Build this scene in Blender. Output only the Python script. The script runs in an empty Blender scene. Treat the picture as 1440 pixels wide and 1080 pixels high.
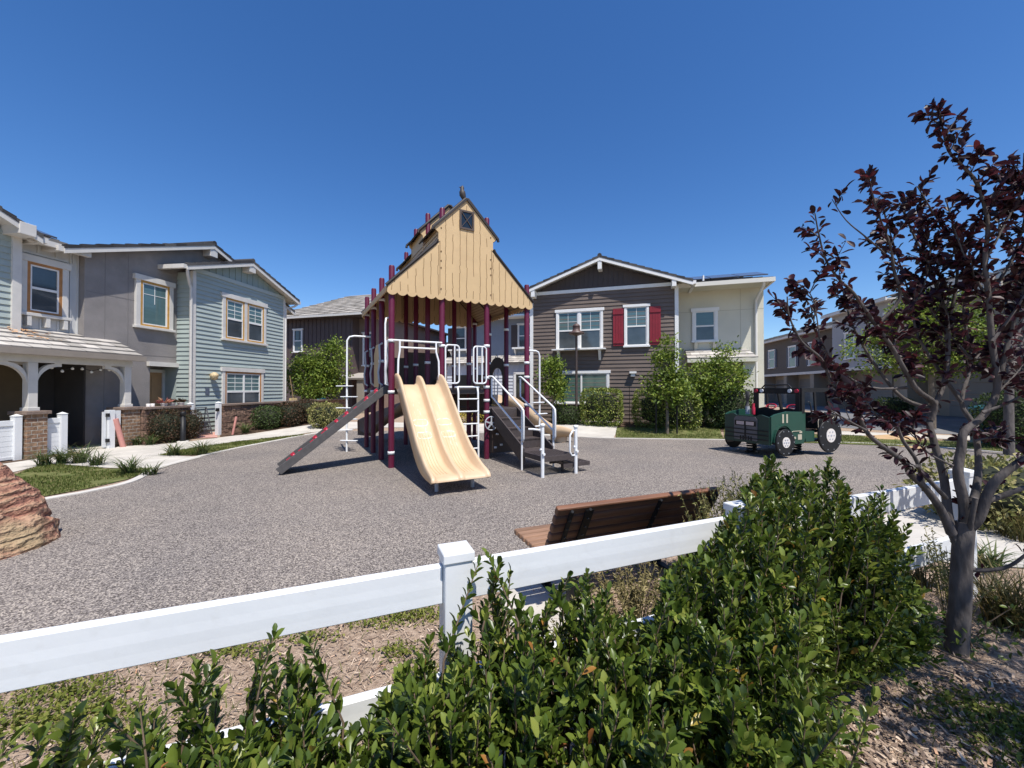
import bpy, bmesh, math, random
import numpy as np
from mathutils import Vector, Matrix, noise as mnoise

# ------------------------------------------------------------------ camera, sky, sun, exposure
scn = bpy.context.scene
H, F, HZ = 1.6, 560.0, 546.0
PITCH = math.atan((HZ - 540) / F)
cam_d = bpy.data.cameras.new("camera")
cam_d.lens = 14.0; cam_d.sensor_width = 36.0; cam_d.clip_start = 0.05; cam_d.clip_end = 3000
cam = bpy.data.objects.new("camera", cam_d)
cam.location = (0, 0, H); cam.rotation_euler = (math.pi / 2 + PITCH, 0, 0)
scn.collection.objects.link(cam); scn.camera = cam
SUN_EL = math.radians(62.0)
SUN_H = Vector((0.47, -0.883, 0)).normalized()
SUN = Vector((SUN_H.x * math.cos(SUN_EL), SUN_H.y * math.cos(SUN_EL), math.sin(SUN_EL)))
world = bpy.data.worlds.new("World"); scn.world = world; world.use_nodes = True
wn = world.node_tree.nodes; wl = world.node_tree.links
sky = wn.new("ShaderNodeTexSky"); sky.sky_type = 'NISHITA'; sky.sun_disc = False
sky.sun_elevation = SUN_EL; sky.sun_rotation = math.atan2(SUN_H.x, SUN_H.y)
sky.altitude = 400; sky.air_density = 1.0; sky.dust_density = 0.45; sky.ozone_density = 4.0
hs = wn.new("ShaderNodeHueSaturation"); hs.inputs["Saturation"].default_value = 1.25; hs.inputs["Hue"].default_value = 0.507
wl.new(sky.outputs[0], hs.inputs["Color"]); wl.new(hs.outputs[0], wn["Background"].inputs[0]); wn["Background"].inputs[1].default_value = 0.136
sun_d = bpy.data.lights.new("sun", 'SUN'); sun_d.energy = 5.0; sun_d.angle = math.radians(0.53)
sun_d.color = (1.0, 0.955, 0.89)
sun = bpy.data.objects.new("sun", sun_d); sun.location = (10, -25, 40)
sun.rotation_euler = (-SUN).to_track_quat('-Z', 'Y').to_euler(); scn.collection.objects.link(sun)
scn.view_settings.view_transform = 'Standard'; scn.view_settings.look = 'None'
scn.view_settings.exposure = 0.24; scn.view_settings.gamma = 1.0
scn.cycles.max_bounces = 6; scn.cycles.transparent_max_bounces = 4

R = random.Random(7)
NR = np.random.default_rng(11)
pi = math.pi

# ------------------------------------------------------------------ measuring helpers (photo pixel -> ground point)
def ray(px, py):
    v = Vector(((px - 720) / F, 1.0, (540 - py) / F))
    c, s = math.cos(PITCH), math.sin(PITCH)
    return Vector((v.x, v.y * c - v.z * s, v.y * s + v.z * c))
def G(px, py, z=0.0):
    r = ray(px, py); t = (z - H) / r.z
    return Vector((r.x * t, r.y * t, z))
def P(px, py, d):
    r = ray(px, py); t = d / r.y
    return Vector((r.x * t, d, H + r.z * t))
RISE0, RISE1, RISE = 13.7, 16.0, 0.22
def gz(x, y):
    return RISE * min(1, max(0, (y - RISE0) / (RISE1 - RISE0)))

# ------------------------------------------------------------------ object helpers
COL = scn.collection
def tag(o, label=None, cat=None, group=None, kind=None):
    if label: o["label"] = label
    if cat: o["category"] = cat
    if group: o["group"] = group
    if kind: o["kind"] = kind
    return o
def thing(name, label, cat, loc=(0, 0, 0), rotz=0.0, group=None):
    o = bpy.data.objects.new(name, None); COL.objects.link(o)
    o.location = loc; o.rotation_euler = (0, 0, rotz); o.empty_display_size = 0.2
    return tag(o, label, cat, group)
def copy_tree(o, parent=None):
    c = o.copy(); COL.objects.link(c)
    if parent is not None: c.parent = parent
    for ch in list(o.children): copy_tree(ch, c)
    return c

class MB:
    def __init__(s): s.v = []; s.f = []; s.sm = []; s.mi = []
    def add(s, vs, fs, smooth=False, mi=0):
        n = len(s.v); s.v.extend([tuple(v) for v in vs])
        for f in fs:
            s.f.append([i + n for i in f]); s.sm.append(smooth); s.mi.append(mi)
    def box(s, x0, x1, y0, y1, z0, z1, mi=0):
        s.add([(x0,y0,z0),(x1,y0,z0),(x1,y1,z0),(x0,y1,z0),(x0,y0,z1),(x1,y0,z1),(x1,y1,z1),(x0,y1,z1)],
              [(0,3,2,1),(4,5,6,7),(0,1,5,4),(1,2,6,5),(2,3,7,6),(3,0,4,7)], mi=mi)
    def bar(s, p, q, w, h, up=(0,0,1), mi=0):
        p, q = Vector(p), Vector(q); d = (q - p).normalized(); up = Vector(up)
        sx = d.cross(up)
        if sx.length < 1e-4: sx = d.cross(Vector((1,0,0)))
        sx.normalize(); sz = sx.cross(d).normalized()
        a, b = sx * w / 2, sz * h / 2
        s.add([p-a-b,p+a-b,p+a+b,p-a+b,q-a-b,q+a-b,q+a+b,q-a+b],
              [(0,1,2,3),(7,6,5,4),(0,4,5,1),(1,5,6,2),(2,6,7,3),(3,7,4,0)], mi=mi)
    def tube(s, pts, r, n=8, mi=0, cap=True):
        pts = [Vector(p) for p in pts]; m = len(pts)
        rs = r if isinstance(r, (list, tuple)) else [r] * m
        vs = []; up = None
        for i in range(m):
            d = (pts[min(i+1,m-1)] - pts[max(i-1,0)]).normalized()
            if up is None:
                up = Vector((0,0,1)) if abs(d.z) < .9 else Vector((1,0,0))
            a = d.cross(up)
            if a.length < 1e-5: a = d.cross(Vector((.3,1,.2)))
            a.normalize(); b = a.cross(d).normalized(); up = b
            for k in range(n):
                t = 2*pi*k/n
                vs.append(pts[i] + a*math.cos(t)*rs[i] + b*math.sin(t)*rs[i])
        fs = [(i*n+k, i*n+(k+1)%n, (i+1)*n+(k+1)%n, (i+1)*n+k) for i in range(m-1) for k in range(n)]
        s.add(vs, fs, True, mi)
        if cap:
            s.add(vs[:n], [tuple(range(n))[::-1]], False, mi); s.add(vs[-n:], [tuple(range(n))], False, mi)
    def lathe(s, prof, c=(0,0,0), n=16, mi=0, smooth=True):
        vs = []; m = len(prof)
        for (r, z) in prof:
            for k in range(n):
                t = 2*pi*k/n; vs.append((c[0]+r*math.cos(t), c[1]+r*math.sin(t), c[2]+z))
        fs = [(i*n+k, i*n+(k+1)%n, (i+1)*n+(k+1)%n, (i+1)*n+k) for i in range(m-1) for k in range(n)]
        s.add(vs, fs, smooth, mi); s.add(vs[:n], [tuple(range(n))[::-1]], False, mi); s.add(vs[-n:], [tuple(range(n))], False, mi)
    def prism(s, poly, fn, th, mi=0):
        """poly of (a,b); fn(a,b,c) -> point ; c from 0 to th"""
        n = len(poly)
        vs = [fn(a,b,0) for a,b in poly] + [fn(a,b,th) for a,b in poly]
        fs = [tuple(range(n))[::-1], tuple(range(n, 2*n))] + [(i,(i+1)%n,n+(i+1)%n,n+i) for i in range(n)]
        s.add(vs, fs, False, mi)
    def disc(s, c, axis, r, th, n=24, mi=0, bev=0.0):
        c = Vector(c); ax = Vector(axis).normalized()
        s.tube([c - ax*th/2, c - ax*(th/2-bev), c + ax*(th/2-bev), c + ax*th/2] if bev else [c-ax*th/2, c+ax*th/2],
               [r-bev, r, r, r-bev] if bev else r, n, mi)
    def build(s, name, mats, parent=None, recalc=True, bevel=0, loc=None, rotz=0):
        me = bpy.data.meshes.new(name); me.from_pydata(s.v, [], s.f)
        for m in (mats if isinstance(mats, (list, tuple)) else [mats]): me.materials.append(m)
        me.polygons.foreach_set("use_smooth", s.sm); me.polygons.foreach_set("material_index", s.mi)
        if recalc:
            bm = bmesh.new(); bm.from_mesh(me); bmesh.ops.recalc_face_normals(bm, faces=bm.faces); bm.to_mesh(me); bm.free()
        me.update()
        o = bpy.data.objects.new(name, me); COL.objects.link(o)
        if parent is not None: o.parent = parent
        if loc is not None: o.location = loc
        if rotz: o.rotation_euler = (0,0,rotz)
        if bevel:
            b = o.modifiers.new("bevel", 'BEVEL'); b.width = bevel; b.segments = 2; b.limit_method = 'ANGLE'; b.angle_limit = math.radians(50)
        return o

# ------------------------------------------------------------------ materials
def M(name, col, rough=.6, var=0.0, scale=6.0, bump=0.0, bscale=40.0, spec=.5, metal=0.0, col2=None, detail=4, stretch=None,
      trans=0.0, island=None, coat=0.0, dirt=None):
    m = bpy.data.materials.new(name); m.use_nodes = True
    nt = m.node_tree; N = nt.nodes; L = nt.links; b = N["Principled BSDF"]
    b.inputs["Roughness"].default_value = rough; b.inputs["Metallic"].default_value = metal
    b.inputs["Specular IOR Level"].default_value = spec
    b.inputs["Coat Weight"].default_value = coat
    tc = N.new("ShaderNodeTexCoord"); src = tc.outputs["Object"]
    if stretch:
        mp = N.new("ShaderNodeMapping"); mp.inputs["Scale"].default_value = stretch; L.new(src, mp.inputs[0]); src = mp.outputs[0]
    c4 = (*col, 1)
    out = None
    if island:
        g = N.new("ShaderNodeNewGeometry"); rp = N.new("ShaderNodeValToRGB"); L.new(g.outputs["Random Per Island"], rp.inputs[0])
        els = rp.color_ramp.elements
        for i, (p_, c_) in enumerate(island):
            e = els[i] if i < 2 else els.new(p_)
            e.position = p_; e.color = (*c_, 1)
        out = rp.outputs[0]
    elif col2 or var:
        n = N.new("ShaderNodeTexNoise"); n.inputs["Scale"].default_value = scale; n.inputs["Detail"].default_value = detail
        n.inputs["Roughness"].default_value = .6
        L.new(src, n.inputs["Vector"])
        rp = N.new("ShaderNodeValToRGB"); L.new(n.outputs[0], rp.inputs[0])
        rp.color_ramp.elements[0].position = .32; rp.color_ramp.elements[1].position = .68
        if col2: a, b_ = col, col2
        else: a = tuple(c*(1-var) for c in col); b_ = tuple(min(1, c*(1+var)) for c in col)
        rp.color_ramp.elements[0].color = (*a,1); rp.color_ramp.elements[1].color = (*b_,1)
        out = rp.outputs[0]
    if dirt:
        n2 = N.new("ShaderNodeTexNoise"); n2.inputs["Scale"].default_value = dirt[1]; n2.inputs["Detail"].default_value = 6
        L.new(tc.outputs["Object"], n2.inputs["Vector"])
        r2 = N.new("ShaderNodeValToRGB"); r2.color_ramp.elements[0].position = dirt[2]; r2.color_ramp.elements[1].position = dirt[2]+.2
        r2.color_ramp.elements[0].color = (0,0,0,1); r2.color_ramp.elements[1].color = (dirt[3],)*3+(1,)
        L.new(n2.outputs[0], r2.inputs[0])
        mx = N.new("ShaderNodeMixRGB"); L.new(r2.outputs[0], mx.inputs[0])
        if out: L.new(out, mx.inputs[1])
        else: mx.inputs[1].default_value = c4
        mx.inputs[2].default_value = (*dirt[0],1); out = mx.outputs[0]
    if out: L.new(out, b.inputs["Base Color"])
    else: b.inputs["Base Color"].default_value = c4
    if bump:
        nb = N.new("ShaderNodeTexNoise"); nb.inputs["Scale"].default_value = bscale; nb.inputs["Detail"].default_value = 3
        L.new(src, nb.inputs["Vector"])
        bp = N.new("ShaderNodeBump"); bp.inputs["Strength"].default_value = bump; bp.inputs["Distance"].default_value = .02
        L.new(nb.outputs[0], bp.inputs["Height"]); L.new(bp.outputs[0], b.inputs["Normal"])
    if trans:
        t = N.new("ShaderNodeBsdfTranslucent"); mixs = N.new("ShaderNodeMixShader"); mixs.inputs[0].default_value = trans
        if out: L.new(out, t.inputs[0])
        else: t.inputs[0].default_value = c4
        L.new(b.outputs[0], mixs.inputs[1]); L.new(t.outputs[0], mixs.inputs[2])
        L.new(mixs.outputs[0], N["Material Output"].inputs[0])
    return m

def speckle(name, cols, scale, rough=.9, bump=.5, mixn=None):
    m = bpy.data.materials.new(name); m.use_nodes = True
    nt = m.node_tree; N = nt.nodes; L = nt.links; b = N["Principled BSDF"]; b.inputs["Roughness"].default_value = rough
    b.inputs["Specular IOR Level"].default_value = .2
    tc = N.new("ShaderNodeTexCoord")
    v = N.new("ShaderNodeTexVoronoi"); v.inputs["Scale"].default_value = scale; L.new(tc.outputs["Object"], v.inputs["Vector"])
    sep = N.new("ShaderNodeSeparateColor"); L.new(v.outputs["Color"], sep.inputs[0])
    rp = N.new("ShaderNodeValToRGB"); rp.color_ramp.interpolation = 'CONSTANT'; L.new(sep.outputs[0], rp.inputs[0])
    els = rp.color_ramp.elements
    for i, (p_, c_) in enumerate(cols):
        e = els[i] if i < 2 else els.new(p_)
        e.position = p_; e.color = (*c_, 1)
    out = rp.outputs[0]
    n = N.new("ShaderNodeTexNoise"); n.inputs["Scale"].default_value = .6; n.inputs["Detail"].default_value = 5; L.new(tc.outputs["Object"], n.inputs["Vector"])
    r2 = N.new("ShaderNodeValToRGB"); r2.color_ramp.elements[0].position = .3; r2.color_ramp.elements[1].position = .75
    r2.color_ramp.elements[0].color = (.82,.82,.84,1); r2.color_ramp.elements[1].color = (1.1,1.07,1.04,1); L.new(n.outputs[0], r2.inputs[0])
    mx = N.new("ShaderNodeMixRGB"); mx.blend_type = 'MULTIPLY'; mx.inputs[0].default_value = 1
    L.new(out, mx.inputs[1]); L.new(r2.outputs[0], mx.inputs[2]); L.new(mx.outputs[0], b.inputs["Base Color"])
    bp = N.new("ShaderNodeBump"); bp.inputs["Strength"].default_value = bump; bp.inputs["Distance"].default_value = .01
    L.new(sep.outputs[1], bp.inputs["Height"]); L.new(bp.outputs[0], b.inputs["Normal"])
    return m

def brickmat(name, c1, c2, mortar, scale, rough=.85, bump=.6, rot=(pi/2,0,0), bw=.5, rh=.25, squash=1.0, noise_amt=0.0):
    m = bpy.data.materials.new(name); m.use_nodes = True
    nt = m.node_tree; N = nt.nodes; L = nt.links; b = N["Principled BSDF"]; b.inputs["Roughness"].default_value = rough
    b.inputs["Specular IOR Level"].default_value = .2
    tc = N.new("ShaderNodeTexCoord"); sx = N.new("ShaderNodeSeparateXYZ"); L.new(tc.outputs["Object"], sx.inputs[0])
    ad = N.new("ShaderNodeMath"); L.new(sx.outputs[0], ad.inputs[0]); L.new(sx.outputs[1], ad.inputs[1])
    cb = N.new("ShaderNodeCombineXYZ"); L.new(ad.outputs[0], cb.inputs[0]); L.new(sx.outputs[2], cb.inputs[1])
    br = N.new("ShaderNodeTexBrick"); br.inputs["Scale"].default_value = scale
    br.inputs["Brick Width"].default_value = bw; br.inputs["Row Height"].default_value = rh; br.inputs["Mortar Size"].default_value = .02
    br.inputs["Color1"].default_value = (*c1,1); br.inputs["Color2"].default_value = (*c2,1); br.inputs["Mortar"].default_value = (*mortar,1)
    br.inputs["Bias"].default_value = 0.0
    L.new(cb.outputs[0], br.inputs["Vector"])
    n = N.new("ShaderNodeTexNoise"); n.inputs["Scale"].default_value = 14; n.inputs["Detail"].default_value = 5; L.new(tc.outputs["Object"], n.inputs["Vector"])
    r2 = N.new("ShaderNodeValToRGB"); r2.color_ramp.elements[0].color = (.45,.45,.45,1); r2.color_ramp.elements[1].color = (1.35,1.3,1.25,1)
    r2.color_ramp.elements[0].position = .3; r2.color_ramp.elements[1].position = .7; L.new(n.outputs[0], r2.inputs[0])
    mx = N.new("ShaderNodeMixRGB"); mx.blend_type = 'MULTIPLY'; mx.inputs[0].default_value = .8
    L.new(br.outputs[0], mx.inputs[1]); L.new(r2.outputs[0], mx.inputs[2]); L.new(mx.outputs[0], b.inputs["Base Color"])
    ma = N.new("ShaderNodeMath"); ma.operation = 'MULTIPLY_ADD'; ma.inputs[1].default_value = 1.2
    L.new(n.outputs[0], ma.inputs[0]); L.new(br.outputs["Fac"], ma.inputs[2])
    sb = N.new("ShaderNodeMath"); sb.operation = 'SUBTRACT'; L.new(n.outputs[0], sb.inputs[0]); L.new(br.outputs["Fac"], sb.inputs[1])
    bp = N.new("ShaderNodeBump"); bp.inputs["Strength"].default_value = bump; bp.inputs["Distance"].default_value = .03
    L.new(sb.outputs[0], bp.inputs["Height"]); L.new(bp.outputs[0], b.inputs["Normal"])
    return m

rubber = speckle("rubber", [(0,(.085,.072,.066)),(.24,(.175,.155,.141)),(.52,(.275,.245,.220)),(.78,(.44,.39,.33))], 108, bump=.6)
concrete = M("concrete", (.52,.485,.43), .85, .12, 1.6, .15, 60, spec=.2, dirt=((.36,.33,.29), 3, .52, .45))
concrete_k = M("kerb_concrete", (.56,.53,.48), .85, .1, 3, .15, 60, spec=.2, dirt=((.33,.31,.27), 5, .55, .4))
asphalt = M("asphalt", (.17,.17,.175), .9, .15, 2.0, .3, 200, spec=.2, dirt=((.24,.24,.24), .6, .5, .6))
soil = M("soil", (.25,.175,.125), .95, .3, 26, .9, 110, spec=.1, col2=(.52,.40,.30), detail=9)
grass_ground = M("grass_ground", (.07,.10,.025), .95, 0, 5, .6, 80, spec=.1, col2=(.20,.19,.08), detail=8)
tan_dirt = M("tan_dirt", (.50,.34,.19), .95, .15, 4, .3, 60, spec=.1)
hill_m = M("dry_hill", (.30,.22,.16), .95, 0, .03, 0, col2=(.16,.14,.10), detail=8, spec=.1)
white_pvc = M("white_vinyl", (.70,.71,.71), .42, .03, 3, .03, 30, dirt=((.52,.50,.46), 16, .60, .3))
white_paint = M("white_paint", (.76,.75,.72), .5, .04, 4)
taupe_gutter = M("taupe_gutter", (.27,.23,.19), .6, .06, 4)
bed_m = M("dark_mulch", (.055,.036,.026), .95, .3, 12, .9, 70, spec=.1, col2=(.15,.10,.07), detail=9)
trim_warm = M("warm_white_trim", (.60,.575,.53), .6, .06, 4)
sage = M("sage_siding", (.345,.398,.375), .65, .05, 1.5, .08, 60)
sage_batten = M("sage_batten", (.27,.335,.32), .65, .05, 1.5)
batten_white = M("white_batten", (.56,.56,.545), .6, .04, 2)
stucco_grey = M("grey_stucco", (.255,.236,.225), .95, .12, 1.6, .5, 50, spec=.1)
stucco_shaded = M("dark_stucco", (.055,.05,.048), .95, .08, 1.5, .4, 50, spec=.1)  # deep shade inside the porch, put into the wall's base colour
stucco_cream = M("cream_stucco", (.62,.595,.49), .95, .05, .9, .3, 50, spec=.1)
stucco_beige = M("beige_stucco", (.30,.265,.215), .95, .06, .9, .3, 50, spec=.1)
stucco_taupe = M("taupe_siding", (.125,.112,.10), .9, .06, 1, .1, 50, spec=.1)
stucco_gdark = M("slate_siding", (.11,.108,.11), .9, .06, 1, .1, 50, spec=.1)
stucco_white = M("white_stucco", (.36,.37,.385), .9, .05, 1, .2, 50, spec=.1)
brown = M("brown_siding", (.13,.098,.079), .65, .10, 1.6, .08, 60)
brown_dk = M("brown_batten", (.062,.048,.045), .7, .08, 2)
dark_batten = M("dark_plum_batten", (.095,.068,.064), .7, .08, 2)
taupe_wall = M("taupe_wall", (.23,.165,.13), .8, .08, 2)
bluegrey_shade = M("blue_grey_siding", (.23,.26,.31), .7, .05, 2)  # bluish sky-lit shade on the wall, put into its base colour
white_lap = M("white_lap_siding", (.55,.58,.62), .7, .05, 2)
red_shutter = M("red_shutter", (.22,.010,.020), .5, .1, 4)
tile_lt = M("pale_roof_tile", (.45,.42,.38), .85, bump=.3, bscale=30, spec=.2, island=[(0,(.30,.28,.25)),(.5,(.44,.41,.37)),(1,(.55,.51,.46))])
tile_md = M("taupe_roof_tile", (.3,.27,.23), .85, bump=.3, bscale=30, spec=.2, island=[(0,(.22,.20,.17)),(.5,(.34,.31,.27)),(1,(.46,.42,.37))])
tile_dk = M("dark_roof_tile", (.06,.058,.06), .8, bump=.3, bscale=30, spec=.2, island=[(0,(.035,.034,.036)),(.5,(.06,.058,.06)),(1,(.10,.095,.09))])
glass_up = M("blind_glass", (.085,.15,.155), .08, .10, 2.0, spec=.8, stretch=(1,1,9))
glass_lo = M("dark_glass", (.055,.068,.078), .06, .3, 1.5, spec=.8)
glass_bk = M("black_glass", (.012,.016,.016), .05, spec=.8)
glass_gr = M("green_blind_glass", (.075,.135,.115), .08, .1, 3, spec=.8, stretch=(1,1,9))
wood_case = M("ochre_casing", (.50,.27,.06), .6, .15, 8)
wood_case2 = M("rust_casing", (.40,.18,.055), .6, .15, 8)
door_tan = M("tan_door", (.42,.25,.12), .6, .08, 4)
door_brown = M("brown_door", (.10,.07,.035), .6, .1, 4)
black_m = M("black_metal", (.014,.014,.015), .5, .2, 10, spec=.3)
solar = M("solar_panel", (.10,.10,.11), .15, .1, 3, spec=.7)
brick_m = brickmat("tan_brick", (.30,.20,.13), (.22,.13,.085), (.38,.34,.29), 2.4, bw=.5, rh=.22)
split_m = brickmat("split_face_block", (.26,.17,.125), (.19,.12,.09), (.12,.085,.065), 1.3, bump=1.0, bw=.55, rh=.26)
cap_m = M("wall_cap", (.20,.145,.115), .85, .2, 8, .4, 40)
pink_tube = M("pink_tube", (.55,.25,.21), .6, .06, 6)
pink_mat = M("pink_paving", (.50,.27,.22), .9, .2, 4)
# ------------------------------------------------------------------ setting: ground sheets
def sheet(name, poly, mat, off, kind="structure", label=None, th=0.0):
    bm = bmesh.new()
    vs = [bm.verts.new((p[0], p[1], 0)) for p in poly]; bm.faces.new(vs)
    for yy in (RISE0, RISE1):
        geo = bm.verts[:] + bm.edges[:] + bm.faces[:]
        bmesh.ops.bisect_plane(bm, geom=geo, plane_co=(0,yy,0), plane_no=(0,1,0))
    bmesh.ops.triangulate(bm, faces=bm.faces[:])
    if th:
        r = bmesh.ops.extrude_face_region(bm, geom=bm.faces[:])
        top = {g for g in r['geom'] if isinstance(g, bmesh.types.BMVert)}
        for v in bm.verts: v.co.z = gz(v.co.x, v.co.y) + (off if v in top else off - th)
    else:
        for v in bm.verts: v.co.z = gz(v.co.x, v.co.y) + off
    bmesh.ops.recalc_face_normals(bm, faces=bm.faces[:])
    if not th:
        for f in bm.faces:
            if f.normal.z < 0: f.normal_flip()
    me = bpy.data.meshes.new(name); bm.to_mesh(me); bm.free(); me.materials.append(mat)
    o = bpy.data.objects.new(name, me); COL.objects.link(o); o["kind"] = kind
    if label: o["label"] = label
    return o
def smooth_line(pts, n=6):
    out = []; pts = [Vector((p[0],p[1],0)) for p in pts]; m = len(pts)
    for i in range(m-1):
        p0, p1, p2, p3 = pts[max(i-1,0)], pts[i], pts[i+1], pts[min(i+2,m-1)]
        for k in range(n):
            t = k/n
            out.append(.5*((2*p1)+(-p0+p2)*t+(2*p0-5*p1+4*p2-p3)*t*t+(-p0+3*p1-3*p2+p3)*t**3))
    out.append(pts[-1]); return out

def RWp(x, y): return (1.99+.953*x+.303*y, 17.15-.303*x+.953*y)
mb = MB()
xs = [-900,-200,-60,-30,0,30,60,200,900]; ys = [-60,-10,0,RISE0,RISE1,40,120,400,1500]
vs = [(x,y,gz(x,y)) for y in ys for x in xs]; nx = len(xs)
mb.add(vs, [(j*nx+i, j*nx+i+1, (j+1)*nx+i+1, (j+1)*nx+i) for j in range(len(ys)-1) for i in range(nx-1)])
ground = mb.build("ground", soil, recalc=False); ground["kind"] = "structure"; ground["label"] = "bark mulch and soil ground"

# playground rubber
left_edge = smooth_line([(-7.9,2.0), G(20,712), G(130,692), G(192,677), G(232,657), G(290,641), G(342,629.5), G(394,619.5), G(440,611), G(490,608.5)])
far_edge = [Vector((-2.5,14.3,0)), Vector((0.5,13.6,0))] + smooth_line([G(812,615), G(863,617), G(980,618.5), G(1100,620.5), G(1225,624.5), (11.6,10.6), (12.6,9.0)])
near = [(11.5,8.1),(9.0,7.15),(5.35,5.7),(.4,3.68),(-.7,3.2),(-2.1,2.7),(-3.0,2.35),(-5.5,1.3),(-7.9,.4)]
rub_poly = left_edge + far_edge + near
rub = sheet("playground_surface", rub_poly, rubber, .006); rub["label"] = "grey speckled rubber playground surface"
def strip(name, line, w, mat, off, th, label=None, closed=False):
    L_ = [Vector((p[0],p[1],0)) for p in line]; mbx = MB(); rows = []
    for i, p in enumerate(L_):
        d = (L_[min(i+1,len(L_)-1)] - L_[max(i-1,0)]).normalized(); n = Vector((-d.y, d.x, 0))
        q = p + n*w; rows.append((p, q))
    vs = []
    for p, q in rows:
        z0, z1 = gz(p.x,p.y), gz(q.x,q.y)
        vs += [(p.x,p.y,z0-.1),(p.x,p.y,z0+off),(q.x,q.y,z1+off),(q.x,q.y,z1-.1)]
    fs = [(i*4+k, i*4+k+1, i*4+k+5, i*4+k+4) for i in range(len(rows)-1) for k in range(3)]
    mbx.add(vs, fs); o = mbx.build(name, mat); o["kind"] = "structure"
    if label: o["label"] = label
    return o
strip("kerb", left_edge, .13, concrete_k, .022, .1, "pale concrete kerb along the rubber surface")
strip("kerb", far_edge, .10, concrete_k, .022, .1, "pale concrete kerb along the far lawn")
strip("kerb", [Vector((p[0],p[1],0)) for p in near], .13, concrete_k, .022, .1, "pale concrete kerb along the near edge")

# pavements
pth = [(-14,4.6), G(-40,671), G(20,664.5), G(55,655.5), G(85,651.5), G(137,641.5), G(170,647), G(222,641), G(250,634), G(336,620.5), G(433,610), G(520,606), G(700,606), G(870,604.5), G(1015,604.2), G(1100,606.5), G(1180,611.5), (14,12.3),
       (22,9.5),(22,11.5),(14.5,13.6), (9,14.9), (7,15.3), (2,15.45), (-4,15.9), (-7.4,16.4), G(462,601.5), G(400,607), G(330,613), G(308,616), G(262,622), G(215,626), G(190,627), G(148,630), G(93,634.5), G(128,639), G(61,644.5), G(8,652.5), (-14,5.5)]
sheet("walkway", pth, concrete, .012, label="pale concrete walkway round the playground")
sheet("walkway", [G(137,640,0), G(222,641), G(285,643.2), G(240,655), G(226,660), G(154,659), G(60,652), G(75,647.5)], concrete, .016, label="concrete crossing walk to the gate")
sheet("walkway", [G(92,637), G(150,630), G(140,620), G(80,625)], concrete, .02, label="concrete step slab at the porch gate")
sheet("paving", [G(268,617), G(306,616), G(302,602), G(262,600)], pink_mat, .02, label="pinkish paving inside the garden gate")
sheet("walkway", [(-2.6,15.6),(2.6,15.3),(2.9,13.2),(1.3,13.4),(.4,13.75),(-2.6,14.5)], concrete, .020, label="wide concrete landing behind the play tower")
sheet("walkway", [G(780,614),G(812,615),G(863,616.8),G(868,605.5),G(874,601),G(800,600)], concrete, .024, label="concrete apron beside the lawn strip")
pad = sheet("walkway", [(-.12,3.62),(-.06,2.72),(.2,2.50),(.62,2.72),(.42,3.3),(.62,3.66)], concrete, .02, label="small concrete slab under the bench")
sheet("walkway", [(3.6,4.3),(4.9,5.15),(9,6.4),(14,7.6),(14,5.0),(7,4.0),(4.9,3.5),(4.0,3.6)], concrete, .014, label="concrete path beyond the fence on the right")
sheet("road", [(14.4,14.0),(22,11.8),(40,10),(60,60),(30,60),(18,24),(12.3,17.0),(11.2,15.4)], asphalt, .010, label="grey asphalt alley between the houses")
sheet("tan_soil", [G(1215,613.5), G(1262,611), G(1300,619), G(1300,633), G(1240,625)], tan_dirt, .018, label="tan bare patch beside the lawn")

sheet("planting_bed", [G(-60,650), G(8,652), G(61,644), G(128,638.6), G(95,634.3), G(85,631), G(20,641), G(-60,644)], bed_m, .009, label="dark mulch bed before the white vinyl panels")
sheet("planting_bed", [G(170,626.5), G(262,621.5), G(264,612), G(190,616)], bed_m, .020, label="dark mulch bed under the bronze shrubs")
sheet("planting_bed", [G(309,614.5), G(335,612), G(400,606.5), G(470,601), G(470,597), G(312,608)], bed_m, .020, label="dark mulch bed along the long garden wall")
sheet("planting_bed", [RWp(-2.2,-.05),RWp(-2.2,-1.35),RWp(2.0,-1.45),RWp(8.4,-1.0),RWp(8.4,.8)], bed_m, .016, label="dark mulch bed before the brown house")
# lawns
lawn_polys = [
 [G(0,672), G(24,667), G(65,652.5), G(150,660), G(219,659), G(199,667.5), G(179,675), G(125,687.5), G(40,703), G(0,712)],
 [G(222,641), G(243,635), G(336,621.5), G(433,611), G(460,609), G(440,610.5), G(394,618.5), G(342,628.5), G(288,640.5)],
 [G(866,606), G(1012,606), G(1018,618), G(980,617.5), G(866,616)],
 [G(1018,607.5), G(1080,609.5), G(1175,612.5), G(1228,614), G(1240,623), G(1160,621), G(1018,618.2)],
 [(7.6,11.9),(11.5,10.7),(13.5,9.2),(15,9.4),(13,12.0),(10.8,12.6)],
]
for i, (lp, lab) in enumerate(zip(lawn_polys, ["weedy lawn patch beside the boulder", "narrow lawn strip between walkway and kerb", "lawn strip under the staked young tree", "lawn strip behind the toy tractor", "lawn by the teal bin"])):
    sheet("lawn", lp, grass_ground, .014 + .0012*i, label=lab)

def in_poly(x, y, poly):
    c = False; n = len(poly); j = n-1
    for i in range(n):
        xi, yi, xj, yj = poly[i][0], poly[i][1], poly[j][0], poly[j][1]
        if (yi > y) != (yj > y) and x < (xj-xi)*(y-yi)/(yj-yi)+xi: c = not c
        j = i
    return c
def scatter(poly, n, rnd):
    xs_ = [p[0] for p in poly]; ys_ = [p[1] for p in poly]; out = []
    while len(out) < n:
        x, y = rnd.uniform(min(xs_),max(xs_)), rnd.uniform(min(ys_),max(ys_))
        if in_poly(x, y, poly): out.append((x, y))
    return out

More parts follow.
